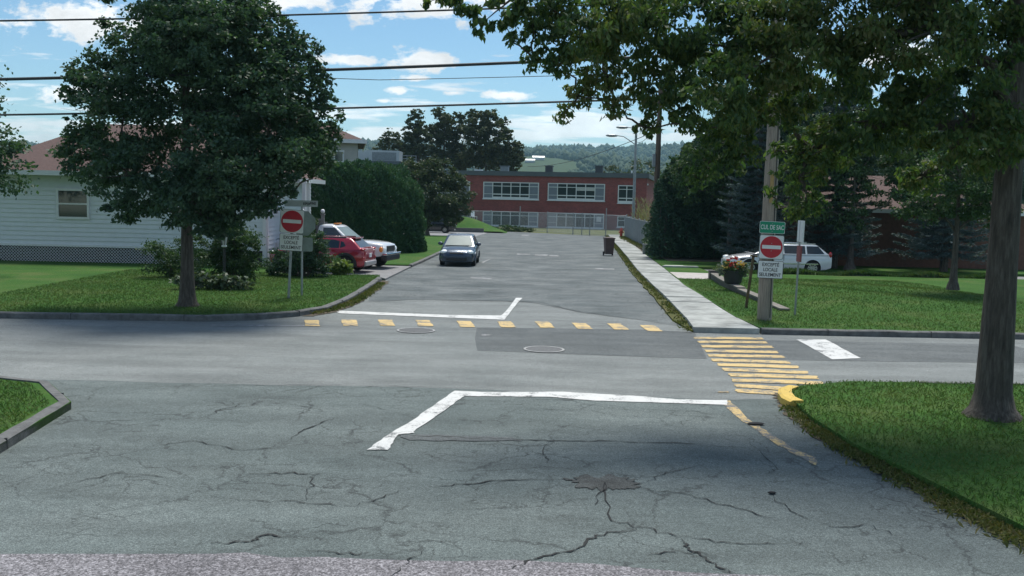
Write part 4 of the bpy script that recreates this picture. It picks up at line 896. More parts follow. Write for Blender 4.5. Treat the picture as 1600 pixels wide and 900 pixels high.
# ------------------------------------------------------------------ signs
def text_mesh(body, size, width, loc, rot, m, parent, name='lettering', bold=.0, spacing=1.0):
    cu = bpy.data.curves.new('t', 'FONT'); cu.body = body; cu.size = size; cu.align_x = 'CENTER'; cu.align_y = 'CENTER'; cu.extrude = .002; cu.offset = bold; cu.space_character = spacing
    o = bpy.data.objects.new('t', cu); C.objects.link(o); dg = bpy.context.evaluated_depsgraph_get(); me = bpy.data.meshes.new_from_object(o.evaluated_get(dg)); bpy.data.objects.remove(o)
    me.name = name; me.materials.clear(); me.materials.append(m); xs = [v.co.x for v in me.vertices]; k = width / (max(xs) - min(xs)); cx = (max(xs) + min(xs)) / 2
    for v in me.vertices: v.co.x = (v.co.x - cx) * k
    q = bpy.data.objects.new(name, me); C.objects.link(q); q.parent = parent; q.location = loc; q.rotation_euler = rot; return q
def rrect(w, h, r_, n=4):
    out = []
    for cx, cy, a0 in ((w / 2 - r_, h / 2 - r_, 0), (-w / 2 + r_, h / 2 - r_, 90), (-w / 2 + r_, -h / 2 + r_, 180), (w / 2 - r_, -h / 2 + r_, 270)):
        for q in range(n + 1): a = R(a0 + 90 * q / n); out.append((cx + r_ * math.cos(a), cy + r_ * math.sin(a)))
    return out
def circle(r_, n=40): return [(r_ * math.cos(2 * math.pi * i / n), r_ * math.sin(2 * math.pi * i / n)) for i in range(n)]
# plates face -y: local axes x right, z up
def plate(parent, name, poly, y, z, m, th=.004, x=0): return MB().plate(poly, (x, y, z), (1, 0, 0), (0, 0, 1), th).build(name, m, parent)
def no_entry(parent, z, w, y=0):
    o = plate(parent, 'sign_panel', rrect(w, w, .05), y, z, SIGNBACK, .003); plate(o, 'panel_face', rrect(w - .03, w - .03, .04), y - .003, z, SIGNW, .002)
    plate(o, 'red_disc', circle(w * .455), y - .005, z, SIGNR, .002); plate(o, 'white_bar', [(-w * .38, -w * .075), (w * .38, -w * .075), (w * .38, w * .075), (-w * .38, w * .075)], y - .007, z, SIGNW, .002); return o
def except_tab(parent, z, w, h, y=0):
    o = plate(parent, 'text_panel', rrect(w, h, .03), y, z, PLASTIC, .003); plate(o, 'panel_face', rrect(w - .022, h - .022, .025), y - .003, z, SIGNW, .002)
    for i, (s, ww) in enumerate((('EXCEPTÉ', .66), ('LOCALE', .56), ('SEULEMENT', .86))):
        text_mesh(s, h * .27, w * ww, (0, y - .008, z + h * (.27 - .285 * i)), (R(90), 0, 0), BLACK, o, bold=.0015)
    return o
lx, ly = -6.62, 28.3
s1 = thing('no_entry_sign', 'no entry sign with white text plate on a grey post, left corner lawn', 'road sign', (lx, ly, .12)); s1.rotation_euler = (0, R(2.6), R(4))
m = MB(); m.plate([(-.035, 0), (.035, 0), (.035, 2.62), (-.035, 2.62)], (0, .012, -.15), (1, 0, 0), (0, 0, 1), -.012); m.box((-.03, .035, 1.16), (.008, .035, 2.62)); m.box((.03, .035, 1.16), (.008, .035, 2.62)); m.build('post', GALV, s1)
no_entry(s1, 2.30, .70); except_tab(s1, 1.68, .68, .50)
s2 = thing('street_sign', 'grey sign post with street name blade and backs of sign plates, left corner', 'road sign', (-6.42, 29.2, .12), R(3))
m = MB(); m.tube([(0, 0, -.2), (0, 0, 2.75)], .032, 10); m.build('post', GALV, s2)
octp = [(.40 * math.cos(R(22.5 + 45 * i)), .40 * math.sin(R(22.5 + 45 * i))) for i in range(8)]
o = plate(s2, 'stop_sign_back', octp, -.036, 2.22, SIGNBACK, .004, .04); plate(s2, 'plate_back', rrect(.60, .42, .04), -.036, 1.58, SIGNBACK, .004, .03)
o = plate(s2, 'street_name_blade', rrect(1.0, .19, .02), -.036, 2.82, simple('grey sign sheeting', (.33, .37, .37), .5, .1), .01, -.02)
m = MB(); q_ = random.Random(3)
for i in range(9):    # the name itself is too blurred to read in the photograph: small dark strokes
    m.box((.06 + i * .042, -.049, 2.82 + q_.uniform(-.01, .02)), (.026, .004, q_.uniform(.05, .10)))
m.build('lettering', PLASTIC, o)

# right utility pole and the three plates fixed on it
up_ = thing('utility_pole', 'thick weathered wooden utility pole on the right corner carrying the road signs', 'utility pole', (6.83, 25.75, .1))
m = MB(); m.tube([(0, 0, -.3), (0, 0, .1), (-.005, 0, 2.5), (.01, 0, 5), (0, 0, 8.9)], [.20, .195, .185, .17, .14], 18); m.build('pole', POLEW, up_, smooth=50)
m = MB(); m.box((0, -.13, 8.3), (2.2, .10, .13)); m.build('crossarm', POLEW, up_)
for x in (-.95, -.4, .4, .95): MB().lathe([(.03, 0), (.05, .05), (.03, .1), (.05, .14), (.02, .2)], (x, -.13, 8.36), 10).build('insulator', simple('insulator', (.3, .3, .3), .3), up_)
m = MB(); m.box((-.02, -.20, 3.55), (.09, .03, .75)); m.build('conduit_cover', simple('yellow brown guard', (.32, .22, .09), .8, .2), up_)
m = MB(); m.tube([(.1, -.17, .1), (.1, -.165, 3), (.09, -.155, 6)], .012, 6); m.build('ground_wire', WIRE, up_)
def polesign(name, label, z, build):
    t = thing(name, label, 'road sign', (6.87, 25.53, z)); t.rotation_euler = (0, R(1.3), R(-6)); build(t); 
    for zz in (-.1, .1): MB().tube([(0, -.002, zz), (0, -.014, zz)], .012, 8).build('bolt', GALV, t)
    return t
def green(t):
    o = plate(t, 'sign_panel', rrect(.66, .32, .035), 0, 0, SIGNW, .003); plate(o, 'panel_face', rrect(.64, .30, .03), -.003, 0, SIGNG, .002); text_mesh('CUL DE SAC', .17, .60, (0, -.008, 0), (R(90), 0, 0), SIGNW, o, bold=.002)
polesign('dead_end_sign', 'green CUL DE SAC sign, the topmost plate on the right utility pole', 2.62, green)
polesign('no_entry_sign', 'square no entry sign with red disc under the green plate on the right utility pole', 2.10, lambda t: no_entry(t, 0, .64))
polesign('text_sign', 'white EXCEPTÉ LOCALE SEULEMENT plate, the lowest one on the right utility pole', 1.50, lambda t: except_tab(t, 0, .66, .47))
# thin post with an edge-on marker, right
s3 = thing('marker_post', 'thin grey post with a red and white plate seen edge on, right of utility pole', 'road sign', (8.02, 27.0, .15)); s3.rotation_euler = (0, R(1), 0)
m = MB(); m.tube([(0, 0, -.2), (0, 0, 2.65)], .028, 10); m.build('post', GALV, s3)
m = MB(); m.box((0, -.035, 2.35), (.045, .5, .6)); m.build('sign_panel', SIGNW, s3); m = MB(); m.box((-.004, -.035, 1.72), (.05, .34, .45)); m.build('red_plate', simple('faded red plate', (.24, .06, .06), .6, .3, 9), s3)
st_ = thing('leaning_stake', 'rusty brown stake leaning in the grass between planter and utility pole', 'stake', (7.02, 28.6, .1)); st_.rotation_euler = (0, R(5.5), 0)
m = MB(); m.bar((0, 0, -.1), (0, 0, 1.62), .075, .05); m.build('shaft', simple('rusty brown', (.10, .07, .035), .9, .4, 8), st_); m = MB(); m.box((.01, 0, 1.6), (.22, .05, .05)); m.build('top_bar', simple('rusty yellow', (.17, .12, .05), .9, .4, 8), st_)

# ------------------------------------------------------------------ other street things on the right
wl = [(8.28, 39.4), (8.02, 36.2), (7.96, 33.2), (7.98, 30.4), (8.02, 28.0)]
rw = thing('retaining_wall', 'low stepped wall of grey timbers holding up the right lawn', 'low wall', (8.0, 33, 0))
for i in range(len(wl) - 1):
    a = Vector((wl[i][0] - 8, wl[i][1] - 33, 0)); b = Vector((wl[i + 1][0] - 8, wl[i + 1][1] - 33, 0)); h = (.22, .20, .13, .05)[i]; m = MB(); kk = max(1, round(h / .15))
    for j in range(kk): z = .12 + (j + .5) * h / kk; m.bar(a + Vector((0, -.0, z)), b + Vector((random.uniform(-.01, .01), 0, z - .02)), .26, h / kk - .012)
    m.build('timber_course', STONE, rw); m = MB(); m.bar(a + Vector((0, 0, .12 + h + .03)), b + Vector((0, 0, .10 + h + .03)), .29, .05); m.build('cap', simple('pale coping', (.19, .175, .15), .9, .3, 6), rw)
m = MB(); m.box((.28 + .0, 6.45, .27), (.36, .30, .44)); m.build('end_post', STONE, rw)
pl = thing('flower_planter', 'black tub of red and yellow flowers standing on the timber wall', 'planter', (7.98, 34.6, .36))
m = MB(); m.lathe([(.26, 0), (.30, .03), (.37, .42), (.40, .44), (.40, .48), (.35, .48), (.34, .42)], (0, 0, 0), 22); m.build('tub', PLASTIC, pl, smooth=40)
p, o_ = clump_points([(0, 0, .58, .46, .42, .26)], 1500, 21, kc=22, cr=.35); leaves('foliage', p, .085, L_SHRUB, pl, .6, .1, o_, .8, 21)
p, o_ = clump_points([(-.45, -.1, .5, .2, .25, .2), (.45, -.1, .42, .2, .25, .18)], 500, 22, kc=10, cr=.5); leaves('trailing_foliage', p, .08, leaf_mat('silver leaf', [(.14, .17, .12), (.22, .25, .18)], .2), pl, .7, .6, o_, .8, 22)
p, o_ = clump_points([(0, -.05, .72, .36, .34, .22)], 260, 23, kc=18, cr=.2, shell=.8); leaves('red_flowers', p, .085, leaf_mat('red petal', [(.34, .02, .03), (.45, .05, .05)], .3), pl, .9, -.3, o_, .8, 23)
p, o_ = clump_points([(.05, -.05, .62, .44, .36, .22)], 150, 24, kc=12, cr=.2, shell=.85); leaves('yellow_flowers', p, .08, leaf_mat('yellow petal', [(.5, .32, .06), (.55, .42, .2)], .3), pl, .9, -.3, o_, .8, 24)
# wheeled bin
bn = thing('wheeled_bin', 'brown wheeled bin standing in the street at the edge of the sidewalk', 'bin', (5.72, 57.2, .01), R(6))
BRB = simple('brown bin plastic', (.095, .06, .055), .6, .15, 4)
m = MB(); m.box((0, 0, .55), (.44, .50, .90), taper=1.28); m.build('tub', BRB, bn); m = MB(); m.box((0, -.02, 1.04), (.60, .72, .06)); m.box((0, 0, 1.08), (.5, .55, .05), taper=.8); m.box((0, .40, 1.02), (.5, .06, .05)); m.build('lid', BRB, bn)
for s in (-1, 1): m = MB(); m.tube([(s * .24, .24, .12), (s * .30, .24, .12)], .12, 16); m.build('wheel', RUBBER, bn)
m = MB(); m.tube([(-.22, .40, .98), (.22, .40, .98)], .02, 8); m.build('handle', PLASTIC, bn)
# hydrant
hy = thing('fire_hydrant', 'small red fire hydrant at the far end of the right sidewalk', 'hydrant', (9.5, 84.6, .12))
HYR = simple('hydrant red', (.38, .035, .02), .5, .15)
m = MB(); m.lathe([(.17, 0), (.17, .05), (.12, .06), (.12, .55), (.155, .57), (.155, .62), (.13, .64), (.11, .72), (.06, .79), (.03, .82), (.03, .87)], (0, 0, 0), 18); m.build('barrel', HYR, hy, smooth=45)
for s in (-1, 1): m = MB(); m.tube([(s * .10, 0, .45), (s * .20, 0, .45)], .06, 12); m.tube([(s * .2, 0, .45), (s * .22, 0, .45)], .07, 8); m.build('outlet', HYR, hy)
m = MB(); m.tube([(0, -.1, .42), (0, -.21, .42)], .085, 14); m.build('front_outlet', HYR, hy)
# chain link fences
def chain(mb, a, b, z0, z1, pitch=.16, r_=.004):
    a = Vector((*a, 0)); b = Vector((*b, 0)); L = (b - a).length; d = (b - a) / L; h = z1 - z0; x = -h
    while x < L:
        for s in (0, 1):
            u0_, u1_ = (x, x + h); w0, w1 = (z0, z1) if s == 0 else (z1, z0)
            if u0_ < 0: w0 += (w1 - w0) * (-u0_ / h); u0_ = 0
            if u1_ > L: w1 -= (w1 - w0) * ((u1_ - L) / (u1_ - u0_)) if u1_ > u0_ else 0; u1_ = L
            if u1_ - u0_ > .02: mb.bar(a + d * u0_ + Vector((0, 0, w0)), a + d * u1_ + Vector((0, 0, w1)), r_ * 2)
        x += pitch
def fence(name, label, pts, h, posts_r=.04, slats=False, z=0.0, extra=None):
    t = thing(name, label, 'fence', (0, 0, 0)); mesh = MB(); rail = MB()
    for i in range(len(pts) - 1):
        a, b = Vector(pts[i]), Vector(pts[i + 1])
        if slats:
            L = (b - a).length; d = (b - a) / L; k = int(L / .085)
            for j in range(k):
                p = a + d * ((j + .5) * L / k); mesh.box((p.x, p.y, z + .06 + (h - .1) / 2), (.065, .012, h - .1), math.atan2(d.y, d.x))
        else: chain(mesh, pts[i], pts[i + 1], z + .05, z + h, .16, .007)
        rail.tube([(a.x, a.y, z + h), (b.x, b.y, z + h)], .025, 8); rail.tube([(a.x, a.y, z + .08), (b.x, b.y, z + .08)], .012, 6)
    mesh.build('privacy_slats' if slats else 'wire_mesh', SLAT if slats else FENCEM, t); rail.build('rail', GALV, t)
    for i, p in enumerate(pts):
        hh = h + .08 + (extra or {}).get(i, 0); m = MB(); m.tube([(*p, z - .1), (*p, z + hh)], posts_r, 8); m.sphere((*p, z + hh), posts_r * 1.3, 8, 5); m.build('post', GALV, t)
    return t
fence('slatted_fence', 'grey slatted chain link fence running along the right sidewalk', [(9.22, 65.0), (9.30, 68.3), (9.42, 72), (9.56, 76), (9.72, 80), (9.92, 85.5)], 1.85, slats=True, z=.05)
fence('chain_link_fence', 'chain link fence and gate across the end of the street in front of the school', [(-9.5, 99.5), (-5.2, 98.6), (-2.3, 98.0), (.65, 97.2), (3.36, 95.2), (5.7, 91.9), (6.5, 91.2), (7.2, 90.6), (8.6, 89.4), (10.4, 88.6)], 1.95, .045, extra={3: .45, 8: .5}, z=.02)
# lamp post with two arms
lp = thing('street_lamp', 'tall grey street lamp post with two arms over the end of the sidewalk', 'street lamp', (10.75, 86.5, .1))
m = MB(); m.tube([(0, 0, 0), (0, 0, 9.75)], [.15, .10], 14); m.box((0, 0, 9.78), (.24, .24, .08)); m.build('pole', GALV, lp, smooth=50)
def lamphead(pts, name='lamp_arm'):
    m = MB(); m.tube(pts, .04, 8); a = m.build(name, GALV, lp, smooth=50); e = Vector(pts[-1]); m = MB(); m.sphere((e.x - .42, e.y, e.z - .02), (.55, .19, .13), 16, 8); h_ = m.build('lamp_head', GALV, a, smooth=60)
lamphead([(0, 0, 9.6), (-.5, -.05, 9.72), (-.85, -.1, 9.74)]); lamphead([(0, 0, 8.2), (-.5, 0, 8.55), (-1.1, -.05, 8.92), (-1.75, -.1, 9.0)])
# second wooden pole
wp = thing('utility_pole', 'slim brown wooden utility pole beside the sidewalk in front of the dark cedars', 'utility pole', (8.25, 56.0, .05))
m = MB(); m.tube([(0, 0, -.3), (0, 0, 4), (.03, 0, 10.2)], [.19, .165, .12], 14); m.build('pole', POLEB, wp, smooth=50)
m = MB(); m.box((-.22, -.05, 5.6), (.16, .22, .75)); m.build('equipment_box', GALV, wp); m = MB(); m.box((0, -.15, 9.5), (1.8, .1, .12)); m.build('crossarm', POLEB, wp)
mt = thing('meter_pedestal', 'small grey utility pedestal at the foot of the brown utility pole', 'utility box', (7.95, 57.8, .08)); m = MB(); m.box((0, 0, .3), (.25, .22, .6)); m.build('case', GALV, mt); m = MB(); m.box((0, 0, .62), (.29, .26, .05)); m.build('lid', GALV, mt)
# cables
def cable(label, pts, r_, sag=0.0, n=26):
    out = []
    for i in range(len(pts) - 1):
        a, b = Vector(pts[i]), Vector(pts[i + 1])
        for j in range(n):
            t = j / n; p = a.lerp(b, t); p.z -= sag * 4 * t * (1 - t); out.append(p)
    out.append(Vector(pts[-1])); o = MB().tube(out, r_, 6).build('cable', WIRE); tag(o, label, 'cable', None); return o
PX, PY = 6.83, 25.62
cable('highest thin cable over the cross street, along the cloud at the top of the picture', [(-26, 25.4, 7.2), (PX - .4, PY, 8.6)], .024, .22)
cable('thickest black cable, the middle one crossing the sky over the street', [(-26, 25.3, 5.55), (PX - .15, PY - .1, 7.22)], .040, .18)
cable('very thin cable just under the thickest one in the sky', [(-8.5, 25.5, 6.36), (-3.6, 25.5, 6.24), (PX - .15, PY - .1, 6.75)], .009, .02)
cable('lowest black cable crossing the sky above the back trees', [(-26, 25.5, 4.75), (PX - .15, PY - .1, 6.1)], .026, .16)
cable('cable running from the corner utility pole back to the brown pole', [(PX, PY + .1, 7.6), (8.25, 55.9, 9.4)], .018, .5)
cable('cable from the brown pole to the street lamp', [(8.25, 56.0, 8.0), (10.75, 86.4, 8.6)], .018, .5)
cable('cable running from the brown utility pole far left to the school roof', [(8.25, 55.8, 7.4), (1.5, 112.5, 7.1)], .022, .6)
cable('slack service cable from the corner pole to the house behind the cedars', [(PX, PY + .1, 5.6), (9.5, 52, 6.3)], .016, .8)
# manholes
def manhole(label, c, r_=.46, z=.0125):
    t = thing('manhole_cover', label, 'manhole', (*c, z)); m = MB(); m.lathe([(r_, 0), (r_, .006), (r_ * .90, .006), (r_ * .90, 0)], (0, 0, 0), 32); m.build('ring', simple('worn iron ring', (.34, .34, .33), .6, .25, 8, .3), t)
    m = MB(); m.lathe([(r_ * .89, -.001), (r_ * .89, .003), (r_ * .86, .003)], (0, 0, 0), 32); m.build('lid', simple('manhole iron', (.11, .115, .115), .7, .35, 14, .3, bmp=.4), t)
manhole('manhole cover with pale worn ring on the dark asphalt patch', G(850, 546.5), .44); manhole('flat manhole cover in the lighter asphalt near the dashed yellow crossing', G(650, 517), .46)
# bits on the ground, lawn chair, lantern
db_ = MB(); db_.sphere((0, 0, .015), (.13, .06, .02), 10, 6); o = db_.build('debris', RUBBER, None, 60); o.location = (*G(1181, 664.5), .012); tag(o, 'flat black scrap of rubber lying on the yellow edge line', 'scrap')
db_ = MB(); db_.sphere((0, 0, .012), (.05, .03, .015), 8, 5); o = db_.build('debris', RUBBER, None, 60); o.location = (*G(1206, 773), .012); tag(o, 'small dark clod on the cracked asphalt right of the oil stain', 'scrap')
lc = thing('lawn_chair', 'white lawn chair lying on the grass mound in front of the school', 'chair', (-4.05, 97.6, 1.0), R(35)); lc.rotation_euler = (R(0), 0, R(35))
m = MB(); m.box((0, 0, .40), (.55, .5, .04)); m.build('seat', WHITEPNT, lc); m = MB(); m.box((0, .24, .68), (.5, .04, .5)); m.build('backrest', WHITEPNT, lc)
for x in (-.24, .24):
    for y in (-.22, .22): m = MB(); m.bar((x, y, 0), (x, y, .4), .05); m.build('leg', WHITEPNT, lc)
gl_ = thing('garden_lantern', 'black lantern post standing among the bushes on the left lawn', 'lamp post', (-9.6, 31.9, .12))
m = MB(); m.tube([(0, 0, -.1), (0, 0, 1.30)], .045, 12); m.lathe([(.07, 0), (.07, .06), (.05, .08)], (0, 0, 0), 12); m.build('post', BLACK, gl_, smooth=45)
m = MB(); m.lathe([(.05, 0), (.09, .02), (.09, .06), (.04, .08)], (0, 0, 1.29), 12); m.build('collar', SOFF, gl_, smooth=45)
m = MB(); m.lathe([(.075, 0), (.125, .30)], (0, 0, 1.37), 6); m.build('lamp_glass', simple('frosted lantern glass', (.48, .47, .47), .3, .1), gl_)
m = MB()
for i in range(6): a = math.pi / 3 * i; m.bar((.078 * math.cos(a), .078 * math.sin(a), 1.37), (.128 * math.cos(a), .128 * math.sin(a), 1.67), .014)
m.lathe([(.16, 0), (.15, .03), (.08, .10), (.02, .14), (.03, .17), (.005, .20)], (0, 0, 1.67), 12); m.build('lantern_frame', BLACK, gl_, smooth=45)
# ------------------------------------------------------------------ trees and planting
def pblobs(lst, base, sy=.9):
    """blobs given by where they stand: (px, py, radius in px, depth Y, squash)"""
    out = []
    for (x, y, r_, Yd, *q) in lst:
        c = P(x, y, Yd); r = r_ / F * Yd; out.append((c.x - base[0], c.y - base[1], c.z - base[2], r, r * sy, r * (q[0] if q else .85)))
    return out
# left corner tree
B = (-8.8, 25.9, .1)
lt = pblobs([(345, 60, 85, 25.6), (300, 160, 120, 26.0), (400, 125, 85, 25.0), (455, 120, 50, 25.6), (478, 205, 52, 25.2), (420, 215, 85, 24.4), (350, 255, 90, 24.2), (432, 272, 40, 24.8), (375, 312, 48, 24.6), (245, 60, 100, 26.2), (195, 175, 95, 25.6),
             (210, 275, 85, 25.1), (295, 300, 75, 24.4), (300, -50, 95, 25.8), (498, 165, 30, 25.6), (400, 30, 45, 25.9), (470, 70, 26, 25.5), (515, 225, 18, 25.6), (335, 345, 26, 24.6), (360, 5, 50, 25.6), (150, 240, 60, 26.1), (470, 235, 50, 26.6), (400, 180, 95, 26.9), (480, 255, 30, 26.0), (290, 60, 80, 24.1), (520, 205, 16, 25.2), (505, 255, 22, 25.4), (490, 110, 24, 25.5), (440, 60, 34, 25.6), (415, 85, 50, 25), (345, 20, 60, 25), (455, 300, 14, 25), (420, 318, 24, 24.8), (340, 325, 55, 25), (385, 300, 55, 25), (325, 348, 30, 24.8), (453, 44, 9, 25.5, 2), (470, 62, 9, 25.5, 1.8), (428, 22, 12, 25.5, 1.8), (500, 80, 8, 25.5, 1.8), (516, 128, 10, 25.4, 1.5), (531, 182, 9, 25.4, 1.3), (505, 148, 14, 25.3, 1.2), (390, 8, 18, 25.5, 1.6), (533, 215, 8, 25.3), (285, 15, 40, 25.5, 1.2), (140, 120, 34, 25.5, 1.2), (120, 200, 24, 25.5)], B)
tree('maple_tree', 'large dark maple on the left corner lawn with its crown over the no entry sign', 'tree', B, 2.3, .19, lt, 125000, .11, L_DARK, 3, kc=64, cr=.185, shell=.5, aspect=.62, droop=.35)
# right corner tree: hanging ash-leaved maple, trunk on the near right lawn
B = (7.3, 14.3, .1)
rt_b = pblobs([(1000, 20, 105, 14.2), (905, 50, 72, 13.6), (1100, 70, 110, 14.6), (1215, 75, 110, 13.8), (950, 120, 50, 14, .9), (1045, 140, 62, 14.2), (1130, 150, 70, 13.2), (1180, 175, 42, 14.5), (1225, 165, 48, 14.6), (1262, 235, 34, 14.9), (1212, 235, 16, 15.2), (1203, 300, 12, 15.8), (1215, 318, 9, 15.9),
               (1140, 205, 46, 14.3), (1112, 250, 36, 14.6), (1088, 278, 26, 14.8), (1158, 245, 34, 14.5), (1250, 275, 40, 14.9), (1262, 318, 30, 15), (1240, 335, 18, 15.2), (880, 178, 18, 14), (905, 150, 26, 14.1), (1010, 200, 22, 14.2), (835, 92, 26, 13.8), (832, 40, 36, 13.6), (960, 165, 26, 13.7), (1075, 190, 28, 14.0),
               (1330, 60, 130, 14.2), (1470, 40, 140, 13.9), (1390, 190, 85, 14.4), (1520, 200, 90, 14.1), (1590, 90, 110, 14.6), (1300, 225, 50, 14.8), (1440, 280, 40, 14.9),
               (1480, -150, 170, 14.6), (1400, -330, 160, 14.3), (1320, -130, 120, 14.3), (1120, -60, 70, 14.6), (845, 0, 55, 13.8), (880, 95, 36, 13.7), (800, 62, 14, 13.6)], B, .85)
tree('ash_leaved_maple', 'big leafy tree on the near right corner hanging over the street from the upper right', 'tree', B, 4.6, .24, rt_b, 108000, .10, L_MAPLE, 5, kc=46, cr=.20, shell=.45, aspect=.42, droop=.75, spread=.45)
# its thin outer twigs with hanging seed clusters against the sky
mt_tree = [o for o in C.objects if o.name == 'ash_leaved_maple'][0]
tw = pblobs([(690, 4, 15, 13.6), (722, 22, 14, 13.6), (752, 38, 11, 13.6), (745, 52, 10, 13.6), (772, 40, 9, 13.6), (788, 38, 9, 13.6), (800, 20, 16, 13.6), (665, 8, 9, 13.6), (813, 10, 14, 13.6), (745, 14, 14, 13.6), (780, 2, 14, 13.6), (712, 0, 12, 13.6)], B, .9)
p, o_ = clump_points(tw, 620, 55, kc=5, cr=.5); leaves('twig_leaves', p, .125, L_MAPLE, mt_tree, .5, 1.0, o_, .2, 55)
m = MB(); Bv = Vector(B)
for a_, b_, c_ in (((880, -60), (790, -10), (690, 2)), ((860, -40), (790, 5), (722, 24)), ((850, -30), (775, 18), (748, 50)), ((850, -20), (800, 10), (776, 42)), ((855, -20), (815, 10), (790, 36)), ((790, -10), (730, -8), (660, 6))):
    q = [P(*z_, 13.6) - Bv for z_ in (a_, b_, c_)]; m.tube([q[0], q[0].lerp(q[1], .5) + Vector((0, 0, .04)), q[1], q[1].lerp(q[2], .5) + Vector((0, 0, .04)), q[2]], [.016, .013, .010, .007, .004], 5)
m.build('twigs', BARK, mt_tree)
# trees behind the school
def back_tree(label, px, top, Yd, wpx, n, seed, lst):
    bx_ = (px - 800) / F * Yd; Bb = (bx_, Yd, -.1); tree('broadleaf_tree', label, 'tree', Bb, 4.5, .32, pblobs(lst, Bb), n, .40, L_BACK, seed, 'trees behind the school', kc=44, cr=.19, shell=.4, aspect=.6, droop=.1)
back_tree('small thin crowned tree left of the others behind the school', 612, 195, 139, 40, 3200, 31, [(612, 212, 13, 139), (600, 222, 12, 139), (622, 228, 18, 139), (596, 240, 16, 139), (630, 248, 18, 139), (607, 250, 20, 139)])
back_tree('narrow topped upright tree right of the pale rooftop unit behind the school', 650, 172, 141, 60, 8500, 32, [(650, 180, 12, 141), (648, 200, 18, 141), (655, 222, 25, 141), (640, 240, 22, 141), (672, 250, 25, 142), (640, 215, 12, 140)])
back_tree('tallest dark tree rising in the middle of the clump behind the school', 690, 165, 144, 70, 12000, 33, [(685, 176, 13, 144), (695, 192, 22, 144), (705, 215, 30, 144), (685, 240, 30, 144), (715, 250, 28, 144), (677, 205, 15, 143), (718, 185, 13, 145)])
back_tree('widest dark tree with a rounded crown right of the tallest one behind the school', 755, 172, 141, 80, 14000, 34, [(760, 185, 20, 141), (745, 200, 25, 141), (765, 215, 30, 140), (750, 240, 34, 141), (778, 240, 26, 141), (785, 192, 11, 141), (738, 180, 12, 142)])
back_tree('lower right tree of the clump behind the school tapering towards the hills', 798, 205, 140, 50, 6000, 35, [(790, 212, 13, 140), (800, 232, 18, 140), (806, 248, 16, 139), (795, 258, 18, 140), (814, 240, 7, 140), (780, 255, 18, 139)])
for i, (px_, py_, Yd, lab) in enumerate(((1005, 258, 150, 'yellowish green tree beyond the right end of the school roof'), (870, 275, 165, 'pale green bush like tree peeping over the middle of the school roof'), (955, 266, 170, 'grey green tree peeping over the school roof left of the lamp post'), (450, 250, 150, 'distant tree hidden behind the hedge on the left'), (1120, 240, 120, 'tall dark tree in the distance behind the cedars'))):
    c_ = P(px_, py_, Yd); Bb = (c_.x, Yd, -.1); tree('broadleaf_tree', lab, 'tree', Bb, max(1.5, c_.z * .4), .25, [(0, 0, c_.z - 1.5, 3.4, 3, 2.4), (1.6, 0, c_.z - 3, 3, 3, 2.2), (-1.8, .5, c_.z - 3.4, 3, 3, 2.2)], 3000, .40, L_RED if i == 0 else L_BACK, 60 + i, None, kc=24, cr=.26)
# tree at the second driveway
B = (-7.3, 81.5, .1); tree('small_maple', 'brownish green small maple between the round hedge and the school', 'tree', B, 1.6, .14, pblobs([(682, 268, 28, 81.5), (660, 275, 26, 81), (708, 295, 32, 81.5), (685, 312, 40, 81), (716, 325, 24, 82), (650, 300, 28, 82), (650, 325, 30, 81.5), (700, 338, 20, 81), (645, 262, 18, 81.5), (728, 305, 14, 81.6), (668, 335, 24, 81)], B), 24000, .20, L_RED, 8, kc=34, cr=.25, aspect=.6)
# round-topped cedar hedge
def hedge(name, label, cat, c, a, n, leaf, mat, seed, pw=4, up=.5):
    t = thing(name, label, cat, (c[0], c[1], .1)); g = np.random.default_rng(seed); d = g.normal(size=(n, 3)); d[:, 2] = np.abs(d[:, 2])
    r = (np.abs(d / np.array(a)) ** pw).sum(1) ** (-1 / pw); p = d * r[:, None]
    f = 1 - np.abs(g.normal(size=n)) * .07; bumps = .96 + .045 * np.sin(p[:, 0] * 3.1 + p[:, 2] * 2.3) * np.sin(p[:, 2] * 2.7 + p[:, 1] * 2) + .03 * np.sin(p[:, 0] * 7 + p[:, 2] * 6 + p[:, 1] * 5)
    p = p * (f * bumps)[:, None]; dirs = p / np.array(a) / np.linalg.norm(p / np.array(a), axis=1)[:, None]
    leaves('foliage', p, leaf, mat, t, .42, -up, dirs, .9, seed)
    m = MB(); k = max(2, int(a[0] * 1.2))
    for i in range(k):
        x = -a[0] * .75 + 1.5 * a[0] * i / max(1, k - 1); m.tube([(x, 0, -.2), (x + .05, .05, a[2] * .4), (x, 0, a[2] * .85)], [.09, .07, .02], 7)
    m.build('stem', BARK, t, smooth=50); return t
hedge('cedar_hedge', 'huge round topped clipped cedar hedge behind the white pickup truck', 'hedge', (-9.4, 55.0), (4.35, 2.0, 5.15), 120000, .165, L_HEDGE, 41)
